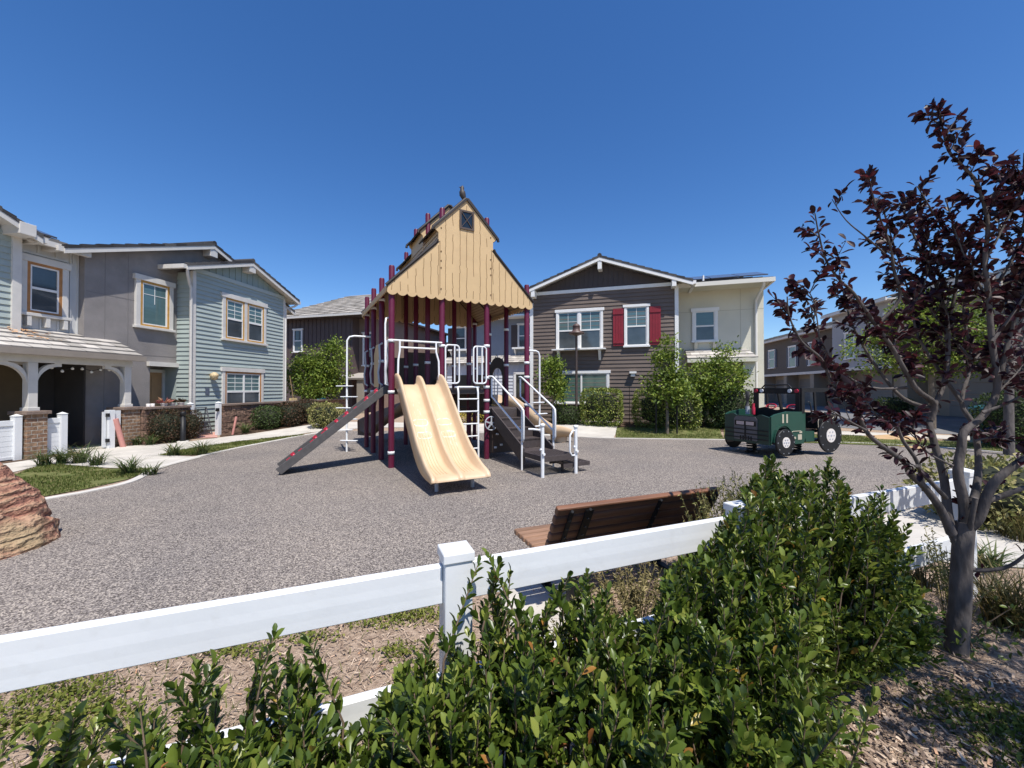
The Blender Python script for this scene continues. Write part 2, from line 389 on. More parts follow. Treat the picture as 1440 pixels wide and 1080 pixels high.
# ------------------------------------------------------------------ foliage generators
def mesh_np(name, verts, faces, mat, parent=None, smooth=False, loc=None):
    me = bpy.data.meshes.new(name)
    nv, nf = len(verts), len(faces)
    me.vertices.add(nv); me.vertices.foreach_set("co", np.asarray(verts, dtype=np.float32).ravel())
    me.loops.add(nf*3); me.loops.foreach_set("vertex_index", np.asarray(faces, dtype=np.int32).ravel())
    me.polygons.add(nf); me.polygons.foreach_set("loop_start", np.arange(0, nf*3, 3, dtype=np.int32))
    if smooth: me.polygons.foreach_set("use_smooth", np.ones(nf, dtype=bool))
    me.materials.append(mat); me.update(calc_edges=True)
    o = bpy.data.objects.new(name, me); COL.objects.link(o)
    if parent is not None: o.parent = parent
    if loc is not None: o.location = loc
    return o
T_HI_V = np.array([[0,0,0],[.28,.36,.07],[.60,.50,.10],[.86,.30,.03],[1,0,-.08],[.28,-.36,.07],[.60,-.50,.10],[.86,-.30,.03],[.30,0,-.02],[.62,0,-.01],[.86,0,-.05]])
T_HI_F = np.array([[0,8,1],[8,9,1],[9,2,1],[9,10,2],[10,3,2],[10,4,3],[0,5,8],[8,5,9],[9,5,6],[9,6,10],[10,6,7],[10,7,4]])
T_LO_V = np.array([[0,0,0],[.45,.5,.12],[1,0,-.05],[.45,-.5,.12]])
T_LO_F = np.array([[0,2,1],[0,3,2]])
def leaf_arrays(pos, dirs, nrm, L, W, hi=True):
    pos = np.asarray(pos, float); d = np.asarray(dirs, float); n = np.asarray(nrm, float)
    d /= np.linalg.norm(d,axis=1,keepdims=True)+1e-9
    s = np.cross(n, d); s /= np.linalg.norm(s,axis=1,keepdims=True)+1e-9
    n = np.cross(d, s)
    tv, tf = (T_HI_V, T_HI_F) if hi else (T_LO_V, T_LO_F)
    L = np.asarray(L)[:,None,None]; W = np.asarray(W)[:,None,None]
    v = pos[:,None,:] + d[:,None,:]*tv[None,:,0:1]*L + s[:,None,:]*tv[None,:,1:2]*W + n[:,None,:]*tv[None,:,2:3]*L
    k = len(tv); f = tf[None] + (np.arange(len(pos))*k)[:,None,None]
    return v.reshape(-1,3), f.reshape(-1,3)
def leaves_obj(name, pos, dirs, nrm, L, W, mat, parent, hi=True):
    v, f = leaf_arrays(pos, dirs, nrm, L, W, hi)
    return mesh_np(name, v, f, mat, parent)
def rnd_unit(n, rng=NR):
    v = rng.normal(size=(n,3)); return v/np.linalg.norm(v,axis=1,keepdims=True)

leaf_gl = M("glossy_leaf", (.05,.09,.02), .34, spec=.42, trans=.26, island=[(0,(.028,.048,.007)),(.4,(.066,.106,.014)),(.8,(.142,.190,.028)),(.985,(.25,.28,.055)),(.995,(.42,.27,.04)),(1,(.32,.12,.04))])
leaf_pl = M("plum_leaf", (.04,.01,.016), .45, spec=.4, trans=.36, island=[(0,(.015,.006,.010)),(.5,(.036,.011,.017)),(.85,(.055,.015,.022)),(1,(.10,.019,.024))])
leaf_gr = M("tree_leaf", (.07,.12,.02), .5, spec=.3, trans=.3, island=[(0,(.06,.105,.014)),(.5,(.15,.22,.03)),(1,(.32,.38,.07))])
leaf_hd = M("hedge_leaf", (.07,.12,.02), .45, spec=.4, trans=.2, island=[(0,(.06,.095,.014)),(.5,(.15,.20,.03)),(.9,(.30,.33,.065)),(1,(.42,.40,.11))])
leaf_dk = M("dark_leaf", (.05,.08,.02), .5, spec=.3, trans=.2, island=[(0,(.03,.05,.013)),(.6,(.05,.085,.02)),(1,(.09,.13,.03))])
leaf_bz = M("bronze_leaf", (.06,.05,.02), .5, spec=.3, trans=.2, island=[(0,(.025,.028,.013)),(.45,(.05,.045,.02)),(.8,(.105,.055,.03)),(1,(.15,.07,.04))])
leaf_ol = M("olive_leaf", (.12,.12,.04), .6, spec=.2, trans=.25, island=[(0,(.15,.165,.05)),(.5,(.27,.27,.09)),(1,(.44,.38,.17))])
leaf_yl = M("yellow_leaf", (.5,.4,.05), .6, spec=.2, trans=.3, island=[(0,(.30,.27,.05)),(.5,(.52,.40,.06)),(1,(.62,.50,.16))])
strap_m = M("strap_leaf", (.06,.10,.025), .5, spec=.3, trans=.25, island=[(0,(.05,.08,.02)),(.6,(.09,.13,.04)),(.9,(.17,.17,.07)),(1,(.30,.22,.10))])
strap_y = M("sedge_leaf", (.10,.10,.03), .5, spec=.3, trans=.25, island=[(0,(.06,.065,.02)),(.6,(.12,.11,.035)),(1,(.25,.18,.07))])
grass_m = M("grass_blade", (.08,.11,.02), .6, spec=.2, trans=.3, island=[(0,(.06,.09,.015)),(.6,(.11,.14,.03)),(.88,(.17,.18,.05)),(1,(.32,.25,.12))])
weed_m = M("weed_leaf", (.1,.12,.03), .6, spec=.2, trans=.3, island=[(0,(.10,.13,.02)),(.6,(.18,.21,.04)),(1,(.30,.29,.08))])
chip_m = M("bark_chip", (.3,.2,.13), .9, spec=.1, island=[(0,(.15,.105,.08)),(.35,(.30,.215,.155)),(.7,(.46,.35,.26)),(.94,(.62,.49,.37)),(1,(.55,.30,.17))])
twig_m = M("twig", (.16,.11,.07), .8, .3, 20)
bark_pl = M("plum_bark", (.105,.092,.086), .8, .35, 14, .6, 30, spec=.2, stretch=(1,1,.35))
bark_g = M("grey_bark", (.16,.13,.10), .85, .3, 10)
dry_m = M("dry_stem", (.30,.24,.12), .8, spec=.2, trans=.2, island=[(0,(.16,.14,.06)),(.6,(.30,.26,.12)),(1,(.45,.36,.20))])
fish_m = None

def blades(name, pts, Lr, wr, lean, mat, segs=3, parent=None, z0=0.0, rng=R):
    """grass blades: bent tapering strips"""
    V = []; Fc = []
    for (x, y, z) in pts:
        a = rng.uniform(0, 2*pi); L = rng.uniform(*Lr); w = rng.uniform(*wr); ln = rng.uniform(*lean)
        dx, dy = math.cos(a), math.sin(a); n0 = len(V)
        for k in range(segs+1):
            t = k/segs
            r = L*ln*t**1.6; h = L*(t - .55*ln*t*t)
            ww = w*(1-t**1.8)*.5
            cx, cy, cz = x+dx*r, y+dy*r, z+h
            if k == segs: V.append((cx,cy,cz))
            else: V += [(cx-dy*ww, cy+dx*ww, cz), (cx+dy*ww, cy-dx*ww, cz)]
        for k in range(segs-1):
            i = n0+2*k; Fc += [(i,i+1,i+3),(i,i+3,i+2)]
        i = n0+2*(segs-1); Fc.append((i,i+1,i+2))
    return mesh_np(name, V, Fc, mat, parent)

# grass on the lawns (nobody could count the blades)
for lp, n, lr in ((lawn_polys[0],9500,(.02,.065)),(lawn_polys[1],7000,(.03,.08)),(lawn_polys[2],6000,(.04,.10)),(lawn_polys[3],6000,(.04,.10)),(lawn_polys[4],3000,(.04,.1))):
    pts = [(x,y,gz(x,y)+.01) for x,y in scatter(lp, n, R) if mnoise.noise(Vector((x*1.7,y*1.7,2)))+.5*mnoise.noise(Vector((x*6,y*6,5))) > -.22]
    g = blades("grass", pts, lr, (.006,.014), (.1,.7), grass_m, 2); g["kind"] = "stuff"; g["label"] = "short green lawn grass"

def clump(name, label, c, n, Lr, w=(.012,.022), lean=(.5,1.2), mat=strap_m, spread=.10, group=None, cat="plant"):
    pts = []
    for _ in range(n):
        a = R.uniform(0,2*pi); r = spread*math.sqrt(R.random()); pts.append((r*math.cos(a), r*math.sin(a), 0))
    o = blades(name, pts, Lr, w, lean, mat, 5); o.location = c; tag(o, label, cat, group); return o
def gp(px, py):
    p = G(px, py); z = gz(p.x,p.y)
    for _ in range(4):
        p = G(px, py, z); z = gz(p.x, p.y)
    return Vector((p.x,p.y,z+.01))
gL = "strap leaved plants edging the walkways"
for px, py, n, l, lab in ((62,655,60,(.25,.42),"strappy green clump at the boulder end of the left lawn"),(88,653,70,(.28,.48),"second strappy clump from the boulder on the left lawn"),
        (112,652,80,(.3,.5),"tall dark strappy clump in the middle of the left lawn row"),(136,655,60,(.25,.42),"strappy clump at the row's walkway end on the left lawn"),
        (182,667,75,(.25,.45),"lone spiky clump near the lawn tip, larger of two"),(212,668,45,(.18,.30),"small low clump at the very tip of the left lawn"),
        (243,641,80,(.25,.40),"bushy strappy clump at the near end of the narrow lawn strip"),(283,640,80,(.28,.48),"strappy clump with reddish tips on the narrow lawn strip"),
        (192,626,60,(.25,.4),"strappy clump at the foot of the brick pier"),(212,626,70,(.25,.42),"strappy clump between brick pier and bronze shrub"),
        (345,610,90,(.3,.5),"light green strappy clump below the leaning pink stake"),(70,637,35,(.2,.35),"small clump with one pink flower by the white gate panel")):
    clump("daylily", lab, gp(px,py), int(n*1.25), (l[0]*1.25,l[1]*1.35), group=gL)
# ------------------------------------------------------------------ building helpers (local: x along the facade, y inward, z up)
def lap(mb, x0, x1, z0, z1, y, pitch, lip=.024, xr=None):
    z = z0
    while z < z1 - .005:
        zt = min(z+pitch, z1)
        a0, a1 = (x0, x1) if xr is None else xr(z)
        b0, b1 = (x0, x1) if xr is None else xr(zt)
        a0, a1, b0, b1 = max(a0,x0), min(a1,x1), max(b0,x0), min(b1,x1)
        if a1 > a0:
            mb.add([(a0,y-lip,z),(a1,y-lip,z),(b1,y-.004,zt+.006),(b0,y-.004,zt+.006),(a0,y,z),(a1,y,z)],
                   [(0,1,2,3),(4,5,1,0)])
        z = zt
def slope(mb, A, B, C, D, n, tw, lift=.035, jit=.006):
    A,B,C,D = map(Vector,(A,B,C,D)); nrm = (B-A).cross(D-A).normalized()
    if nrm.z < 0: nrm = -nrm
    for i in range(n):
        t0, t1 = i/n, min(1, (i+1.12)/n)
        l0, l1 = A.lerp(D,t0), A.lerp(D,t1); r0, r1 = B.lerp(C,t0), B.lerp(C,t1)
        k = max(1, int((r0-l0).length/tw)); off = .5 if i % 2 else 0
        us = [0] + [(j+off)/k for j in range(0 if off else 1, k)] + [1]
        for u0, u1 in zip(us[:-1], us[1:]):
            if u1-u0 < 1e-4: continue
            up = lift + R.uniform(-jit, jit); g = .004/max(.1,(r0-l0).length)
            p0, p1 = l0.lerp(r0,u0+g), l0.lerp(r0,u1-g); q0, q1 = l1.lerp(r1,u0+g), l1.lerp(r1,u1-g)
            mb.add([p0+nrm*up, p1+nrm*up, q1+nrm*.006, q0+nrm*.006, p0+nrm*.0, p1+nrm*.0], [(0,1,2,3),(4,5,1,0)])
def slab(mb, A, B, C, D, th):
    A,B,C,D = map(Vector,(A,B,C,D)); n = (B-A).cross(D-A).normalized()
    if n.z < 0: n = -n
    d = n*th
    mb.add([A,B,C,D,A-d,B-d,C-d,D-d], [(0,1,2,3),(7,6,5,4),(0,4,5,1),(1,5,6,2),(2,6,7,3),(3,7,4,0)])

def window(parent, x0, x1, z0, z1, y, cols=1, hung=True, casing=white_paint, cw=.09, inner=None, sash=white_paint, sill=True, grid=True,
           up=None, lo=None, header=True, label=None, name="window"):
    up = up or glass_up; lo = lo or glass_lo
    mb = MB()
    mb.box(x0-cw, x0, y-.075, y+.02, z0, z1); mb.box(x1, x1+cw, y-.075, y+.02, z0, z1)
    e = .05 if header else 0
    mb.box(x0-cw-e, x1+cw+e, y-.095, y+.02, z1, z1+cw*1.25)
    if cols == 2 and hung == 2:
        xm = (x0+x1)/2; mb.box(xm-cw*.55, xm+cw*.55, y-.072, y+.02, z0, z1)
    w = mb.build(name, casing, parent, bevel=.006)
    if label: w["label"] = label
    if sill:
        s = MB(); s.box(x0-cw-.04, x1+cw+.04, y-.13, y+.02, z0-.075, z0); s.build("sill", casing, w, bevel=.006)
    if inner:
        s = MB(); t = .062
        ranges = [(x0,x1)] if not (cols == 2 and hung == 2) else [(x0,(x0+x1)/2-cw*.55),((x0+x1)/2+cw*.55,x1)]
        for a, b in ranges:
            s.box(a, a+t, y-.066, y+.01, z0, z1); s.box(b-t, b, y-.066, y+.01, z0, z1)
            s.box(a+t, b-t, y-.066, y+.01, z0, z0+t); s.box(a+t, b-t, y-.066, y+.01, z1-t, z1)
        s.build("inner_frame", inner, w)
    # sashes
    s = MB(); g = MB()
    ranges = []
    if cols == 2 and hung == 2: ranges = [(x0,(x0+x1)/2-cw*.55),((x0+x1)/2+cw*.55,x1)]
    elif cols == 2: ranges = [(x0,(x0+x1)/2),((x0+x1)/2,x1)]
    else: ranges = [(x0,x1)]
    ins = .062 if inner else 0
    zm = (z0+z1)/2
    for a, b in ranges:
        a2, b2, c2, d2 = a+ins, b-ins, z0+ins, z1-ins; t = .035
        if cols == 2 and hung != 2 and inner:
            a2 = a + (ins if a == x0 else 0); b2 = b - (ins if b == x1 else 0)
        s.box(a2, a2+t, y-.055, y+.0, c2, d2); s.box(b2-t, b2, y-.055, y, c2, d2)
        s.box(a2+t, b2-t, y-.055, y, c2, c2+t); s.box(a2+t, b2-t, y-.055, y, d2-t, d2)
        if hung: s.box(a2+t, b2-t, y-.058, y, zm-.03, zm+.03)
        if grid:
            xm = (a2+b2)/2; zt = zm + .03; zg = zt + (d2-t-zt)*.48
            s.box(xm-.008, xm+.008, y-.036, y-.02, zt, d2-t); s.box(a2+t, xm-.008, y-.036, y-.02, zg-.008, zg+.008); s.box(xm+.008, b2-t, y-.036, y-.02, zg-.008, zg+.008)
        if hung:
            g.box(a2+.01, b2-.01, y-.030, y-.004, zm, d2-.01, 0); g.box(a2+.01, b2-.01, y-.040, y-.004, c2+.01, zm, 1)
        else:
            g.box(a2+.01, b2-.01, y-.030, y-.004, c2+.01, d2-.01, 0)
    s.build("sash", sash, w); g.build("pane", [up, lo], w)
    return w
def simple(name, fn, mat, parent, bevel=0, label=None):
    mb = MB(); fn(mb); o = mb.build(name, mat, parent, bevel=bevel)
    if label: o["label"] = label
    return o
def each(name, fns, mat, parent, bevel=0):
    out = []
    for fn in fns:
        mb = MB(); fn(mb); out.append(mb.build(name, mat, parent, bevel=bevel))
    return out
def tubes(name, lines, r, mat, parent, n=7):
    mb = MB()
    for l in lines: mb.tube(l, r, n)
    return mb.build(name, mat, parent)
def gable_roof(parent, xE0, xE1, zE, xr, zr, y0, y1, tile, fascia, nt=10, tw=.33, fw=.15, deck=None):
    t = MB()
    slope(t, (xE0,y0,zE+.05),(xE0,y1,zE+.05),(xr,y1,zr+.05),(xr,y0,zr+.05), nt, tw)
    slope(t, (xE1,y0,zE+.05),(xE1,y1,zE+.05),(xr,y1,zr+.05),(xr,y0,zr+.05), nt, tw)
    t.tube([(xr,y0-.01,zr+.08),(xr,y1,zr+.08)], .09, 8)
    for a, b in (((xE0,zE),(xr,zr)),((xr,zr),(xE1,zE))):
        k = nt
        for i in range(k):
            q0, q1 = i/k, (i+1)/k
            xa, za = a[0]+(b[0]-a[0])*q0, a[1]+(b[1]-a[1])*q0; xb, zb = a[0]+(b[0]-a[0])*q1, a[1]+(b[1]-a[1])*q1
            ha, hb = (.105,.075) if za < zb else (.075,.105)
            t.prism([(xa,za+.0),(xb,zb+.0),(xb,zb+hb),(xa,za+ha)], lambda p,q,c: (p, y0-.012+c, q), .10)
    roof = t.build("roof", tile, parent, recalc=False)
    d = MB()
    slab(d, (xE0,y0+.03,zE+.045),(xr,y0+.03,zr+.045),(xr,y1,zr+.045),(xE0,y1,zE+.045), .07)
    slab(d, (xr,y0+.03,zr+.045),(xE1,y0+.03,zE+.045),(xE1,y1,zE+.045),(xr,y1,zr+.045), .07)
    d.build("soffit", deck or fascia, roof)
    f = MB()
    for a, b in (((xE0,zE),(xr,zr)),((xr,zr),(xE1,zE))):
        f.prism([(a[0],a[1]-.002),(b[0],b[1]-.002),(b[0],b[1]+.02-fw),(a[0],a[1]+.02-fw)], lambda p,q,c: (p, y0+c, q), .035)
    f.build("bargeboard", fascia, roof)
    for x in (xE0, xE1):
        g = MB(); sgn = -1 if x == xE0 else 1
        g.box(min(x, x+sgn*.11), max(x, x+sgn*.11), y0+.02, y1, zE-.09, zE+.04)
        g.build("gutter", fascia, roof)
    return roof
def bracket(parent, x, z, y, ov, fascia, w=.16, h=.22):
    mb = MB(); mb.box(x-w/2, x+w/2, y-ov, y+.05, z-h, z); return mb.build("bracket", fascia, parent, bevel=.01)

# ------------------------------------------------------------------ LEFT ROW: local frame
LO = Vector((-10.5, 14.5, 0)); LU = Vector((.13, .9915, 0)); LA = math.atan2(LU.y, LU.x); LN = Vector((LU.y, -LU.x, 0))
def LW(s, w, z=0): 
    p = LO + LU*s + LN*w; return Vector((p.x, p.y, z))

# --- porch house (leftmost). local x = s + 7, y = -w
S0 = 7.0
tA = thing("townhouse", "pale sage townhouse with a tiled porch and white board and batten bay", "house", LW(-S0,0), LA)
simple("wall", lambda m: (lap(m, -4.0, S0-5.28, 2.5, 6.6, .6, .15, .03, lambda z: (-4, S0-5.28 if z < 5.1 else S0-5.12-(z-5.2)/.479-.2)), m.box(-4, S0-5.28, .61, 5.0, 2.4, 5.15)), sage, tA, label="sage lap siding wall")
simple("corner_board", lambda m: m.box(S0-5.30, S0-5.14, .53, .70, 2.5, 5.25), trim_warm, tA)
def f(m):
    m.box(S0-5.28, S0-3.6, .80, 5.0, 2.9, 5.30)
    for i in range(6):
        x = S0-5.05+i*.36
        m.box(x-.02, x+.02, .77, .80, 4.95, 5.25)
    for i in range(3): m.box(S0-4.04+.16*i, S0-4.01+.16*i, .77, .80, 3.0, 5.25)
    for i in range(3): m.box(S0-5.0+.35*i, S0-4.97+.35*i, .77, .80, 3.0, 3.35)
    m.box(S0-5.18, S0-4.1, .76, .80, 4.93, 4.98)
simple("wall", f, batten_white, tA, label="white board and batten wall")
window(tA, S0-4.93, S0-4.24, 3.46, 4.72, .78, 1, True, casing=trim_warm, cw=.13, inner=wood_case2, up=glass_lo, lo=glass_lo, grid=False, label="single window in rust coloured casing")
each("corbel", [lambda m, i=i: m.box(S0-4.95+.36*i, S0-4.87+.36*i, .66, .79, 3.14, 3.38) for i in range(3)], trim_warm, tA)
rA = gable_roof(tA, -6.5, S0-5.02, 5.20, -2.3, 7.25, .12, 5.2, tile_dk, trim_warm, 18)
bracket(tA, S0-5.3, 5.45, .6, .5, trim_warm, .3, .28)
t = MB(); slope(t, (S0-5.1,.45,5.27),(S0-3.95,.45,5.27),(S0-3.95,2.6,6.10),(S0-5.1,2.6,6.10), 8, .33); rb = t.build("roof", tile_md, tA, recalc=False)
simple("gutter", lambda m: m.box(S0-5.1, S0-3.86, .36, .47, 5.13, 5.26), trim_warm, rb); simple("soffit", lambda m: m.box(S0-5.1,S0-3.86,.47,.80,5.20,5.24), trim_warm, rb)
simple("solar_panel", lambda m: slab(m, (S0-5.0,1.1,5.62),(S0-4.1,1.1,5.62),(S0-4.1,2.0,5.97),(S0-5.0,2.0,5.97), .04), solar, tA)
simple("vent_pipe", lambda m: m.tube([(S0-4.6,2.3,5.95),(S0-4.6,2.3,6.25)], .06), white_paint, tA)
# ground-floor porch walls
simple("wall", lambda m: (m.box(-4.0, S0-3.3, 1.45, 4.9, 0, 2.6), m.box(S0-3.9,S0-3.86,.5,1.45,0,2.5)), stucco_shaded, tA, label="dark stucco wall in the porch")
dA = simple("door", lambda m: m.box(S0-5.2, S0-4.45, 1.38, 1.46, 0.05, 2.2), door_brown, tA)
simple("handle", lambda m: m.tube([(S0-4.53,1.33,1.0),(S0-4.53,1.33,1.15)], .015), black_m, dA)
simple("door_frame", lambda m: (m.box(S0-5.30,S0-5.2,1.35,1.47,0,2.3), m.box(S0-4.45,S0-4.35,1.35,1.47,0,2.3), m.box(S0-5.3,S0-4.35,1.34,1.47,2.2,2.32)), trim_warm, dA)
window(tA, S0-6.75, S0-5.95, .9, 2.2, 1.42, 1, False, casing=trim_warm, cw=.1, up=glass_bk, grid=False)
# porch roof
PE, PW = -.35, .80
t = MB()
slope(t, (-5.0,PE,2.50),(S0-3.10,PE,2.50),(S0-3.10,.60,2.98),(-5.0,.60,2.98), 4, .33, .045)
slope(t, (-5.0,.56,2.965),(S0-3.86,.56,2.965),(S0-3.86,PW,3.07),(-5.0,PW,3.07), 1, .33, .045)
pr = t.build("porch_roof", tile_lt, tA, recalc=False)
def f(m):
    slab(m, (-5,PE,2.495),(S0-3.13,PE,2.495),(S0-3.13,.59,2.975),(-5,.59,2.975), .05)
    slab(m, (-5,.59,2.972),(S0-3.87,.59,2.972),(S0-3.87,PW,3.07),(-5,PW,3.07), .05)
simple("soffit", f, trim_warm, pr)
simple("gutter", lambda m: m.box(-5.0, S0-3.10, PE-.12, PE, 2.36, 2.50), taupe_gutter, pr)
simple("beam", lambda m: (m.box(-5.0, S0-3.25, -.20, -.03, 2.20, 2.40), m.box(S0-3.41,S0-3.25,-.03,.58,2.20,2.40)), trim_warm, pr)
drop = MB()
for i in range(50):
    x = S0-5.45+R.gauss(.35,.22); tt = R.uniform(.62,.97); 
    tt = R.uniform(.45,.98); y_ = PE+(.60-PE)*tt; z_ = 2.50+.48*tt+.055
    a = R.uniform(0,pi); L_ = R.uniform(.03,.09); c, s_ = math.cos(a)*L_, math.sin(a)*L_
    drop.add([(x-c,y_-s_*.5,z_+.0),(x+s_*.3,y_-.03,z_+.012),(x+c,y_+s_*.5,z_+.03),(x-s_*.3,y_+.03,z_+.02)],[(0,1,2,3)])
o = drop.build("fallen_leaves", M("orange_litter",(.60,.36,.19),.8,.3,9), tA, recalc=False)
def post(sx):
    m = MB(); m.box(S0+sx-.085, S0+sx+.085, -.20, -.03, 1.08, 2.20); m.box(S0+sx-.11,S0+sx+.11,-.225,-.005,1.08,1.16)
    p = m.build("porch_post", trim_warm, tA, bevel=.008)
    for sg in ((-1,1) if sx < -4 else (-1,)):
        b = MB(); pts = []
        for k in range(7):
            a_ = k/6*pi/2
            pts.append((sg*(.085+.62*(1-math.cos(a_))), 1.72+.48*math.sin(a_)))
        outer = [(sg*(.085), 1.56), (sg*.16,1.56)]
        arc = [k/8*pi/2 for k in range(9)]; poly = [(sg*(.085+.42*(1-math.cos(a_))), 1.66+.46*math.sin(a_)) for a_ in arc]+[(sg*.54,2.12),(sg*.54,2.2),(sg*.40,2.2)]+[(sg*(.085+.32*(1-math.cos(a_))), 1.80+.38*math.sin(a_)) for a_ in arc[::-1]]
        b.prism(poly, lambda p_,q_,c_: (S0+sx+p_, -.17+c_, q_), .10)
        b.build("brace", trim_warm, p)
for sx in (-5.37, -3.36): post(sx)
lights = MB(); pts = []
for i in range(19):
    u = i/18; x = S0-5.0+1.85*u; sag = .10*math.sin(u*3*pi)**2
    pts.append((x, .02, 2.16-sag))
lights.tube(pts, .008, 5)
for p in pts[1::2]: lights.lathe([(.006,-.07),(.028,-.06),(.034,-.035),(.02,-.012),(.008,0)], p, 8, mi=1)
o = lights.build("string_lights", [black_m, M("bulb_glass",(.7,.68,.62),.2)], None, loc=LW(-S0,0), rotz=LA)
tag(o, "string of round bulbs hung under the porch beam", "string lights")

# piers and white vinyl gate pieces (things of their own)
def pier(label, s, w, sx, sy, h):
    t = thing("brick_pier", label, "brick pier", LW(s,w), LA, "brick piers in front of the porch")
    m = MB(); m.box(-sx/2,sx/2,-sy/2,sy/2,0,h-.07); m.build("shaft", brick_m, t)
    m = MB(); m.box(-sx/2-.05,sx/2+.05,-sy/2-.05,sy/2+.05,h-.07,h+.01); m.build("cap", cap_m, t, bevel=.012)
pier("brick pier under the left porch post between white gate panels", -5.37, .12, .36, .42, 1.07)
pier("narrow brick pier beside the leaning pink tube", -3.37, .12, .42, .46, 1.07)
def panel(label, s0, s1, w, h, posts=(True,True)):
    t = thing("vinyl_fence_panel", label, "fence panel", LW(s0,w), LA, "white vinyl panels by the porch")
    L_ = s1-s0
    m = MB()
    n = int((h-.25)/.10)
    for i in range(n): 
        z = .1+i*(h-.25)/n; m.box(.05, L_-.05, -.012, .02, z+.004, z+(h-.25)/n-.004)
    m.box(.05,L_-.05,-.004,.016,.1,h-.15)
    m.build("boards", white_pvc, t)
    for za,zb in ((h-.15,h-.03),(.03,.1)):
        m = MB(); m.box(.0,L_,-.03,.035,za,zb); m.build("rail", white_pvc, t, bevel=.005)
    for k, x in enumerate((0, L_)):
        if posts[k]:
            m = MB(); m.box(x-.065,x+.065,-.065,.065,0,h+.06); p = m.build("post", white_pvc, t, bevel=.006)
            m = MB(); m.add([(x-.075,-.075,h+.06),(x+.075,-.075,h+.06),(x+.075,.075,h+.06),(x-.075,.075,h+.06),(x,0,h+.11)],[(0,1,4),(1,2,4),(2,3,4),(3,0,4),(3,2,1,0)]); m.build("cap", white_pvc, p)
panel("white vinyl panel left of the brick pier, cut by the picture edge", -6.9, -5.66, .22, .92, (True,True))
panel("short white vinyl panel between brick pier and dark gateway", -5.18, -4.84, .22, .92, (False,True))
t = thing("gate_post", "stout white vinyl gate post with black hinges beside the pink tube", "gate post", LW(-3.90,.32), LA)
m = MB(); m.box(-.075,.075,-.075,.075,0,1.02); m.build("shaft", white_pvc, t, bevel=.006)
m = MB(); m.box(-.17,-.10,-.02,.02,.05,.98); m.build("gate_stile", white_pvc, t)
for z in (.18,.85): simple("hinge", lambda mm: mm.box(-.115,-.07,-.10,-.02,z,z+.09), black_m, t)
m = MB(); m.box(.10,.24,-.03,.03,.6,1.0); m.build("latch_board", white_pvc, t)
t = MB(); t.tube([(0,0,0),(-.16,.05,.78)], .062, 14); o = t.build("pink_tube", pink_tube, None, loc=LW(-3.66,.44)); o.rotation_euler = (0,0,LA); tag(o, "pink cardboard tube leaning on the white gate post", "tube")

# --- grey stucco house with sage wing. local x = s + 3.84
S1 = 3.84
tB = thing("townhouse", "grey stucco townhouse with a projecting sage lap sided gable wing", "house", LW(-S1,0), LA)
def X(s): return s + S1
def f(m):
    gx = lambda z: None
    # facade pieces around the entry recess (s -2.1 .. -.95, z 0..2.32)
    poly_top = [(X(-3.84),2.32),(X(3.6),2.32),(X(3.6),5.45),(X(-.14),6.78),(X(-3.84),5.38)]
    m.prism(poly_top, lambda p,q,c: (p,.6+c,q), .25)
    m.box(X(-3.84),X(-2.1),.6,.85,0,2.32); m.box(X(-.95),X(0.2),.6,.85,0,2.32)
    m.box(X(-3.84),X(-3.6),.85,6,0,5.3)
    m.box(X(-2.1),X(-.95),1.15,1.35,0,2.4); m.box(X(-2.15),X(-2.1),.85,1.3,0,2.4); m.box(X(-.95),X(-.9),.85,1.3,0,2.4); m.box(X(-2.15),X(-.9),.85,1.3,2.32,2.45)
simple("wall", f, stucco_grey, tB, label="grey stucco wall")
def f(m):
    for x in (X(-2.75),X(-.62)): m.box(x-.008,x+.008,.596,.603,2.6,5.6)
    m.box(X(-3.8),X(-.4),.596,.603,2.62,2.64); m.box(X(-3.8),X(-.4),.596,.603,4.25,4.262); m.box(X(-3.36),X(-3.345),.596,.603,0,5.5)
simple("control_joint", f, M("grey_joint",(.19,.175,.168),.9), tB)
d = simple("door", lambda m: m.box(X(-2.04),X(-1.30),1.09,1.15,.05,2.12), door_tan, tB)
def f(m):
    for a,b,c,e in ((-1.96,-1.74,1.2,2.0),(-1.64,-1.42,1.2,2.0),(-1.96,-1.42,.2,1.05)): m.box(X(a),X(b),1.08,1.095,c,e)
simple("door_panel", f, door_tan, d)
simple("door_frame", lambda m: (m.box(X(-2.1),X(-2.04),1.05,1.15,0,2.2), m.box(X(-1.30),X(-1.20),1.05,1.15,0,2.2), m.box(X(-2.1),X(-1.20),1.05,1.15,2.12,2.22)), trim_warm, d)
simple("lintel_trim", lambda m: m.box(X(-2.2),X(-.55),.5,.62,2.30,2.44), trim_warm, tB)
window(tB, X(-2.45), X(-1.55), 3.52, 4.92, .6, 1, False, casing=trim_warm, cw=.13, inner=wood_case, up=glass_up, lo=glass_up, label="single tall window in ochre casing")
gable_roof(tB, X(-4.5), X(4.2), 5.16, X(-.14), 6.78, .27, 7.5, tile_dk, trim_warm, 12)
bracket(tB, X(-.14), 6.66, .6, .31, trim_warm, .3, .3)
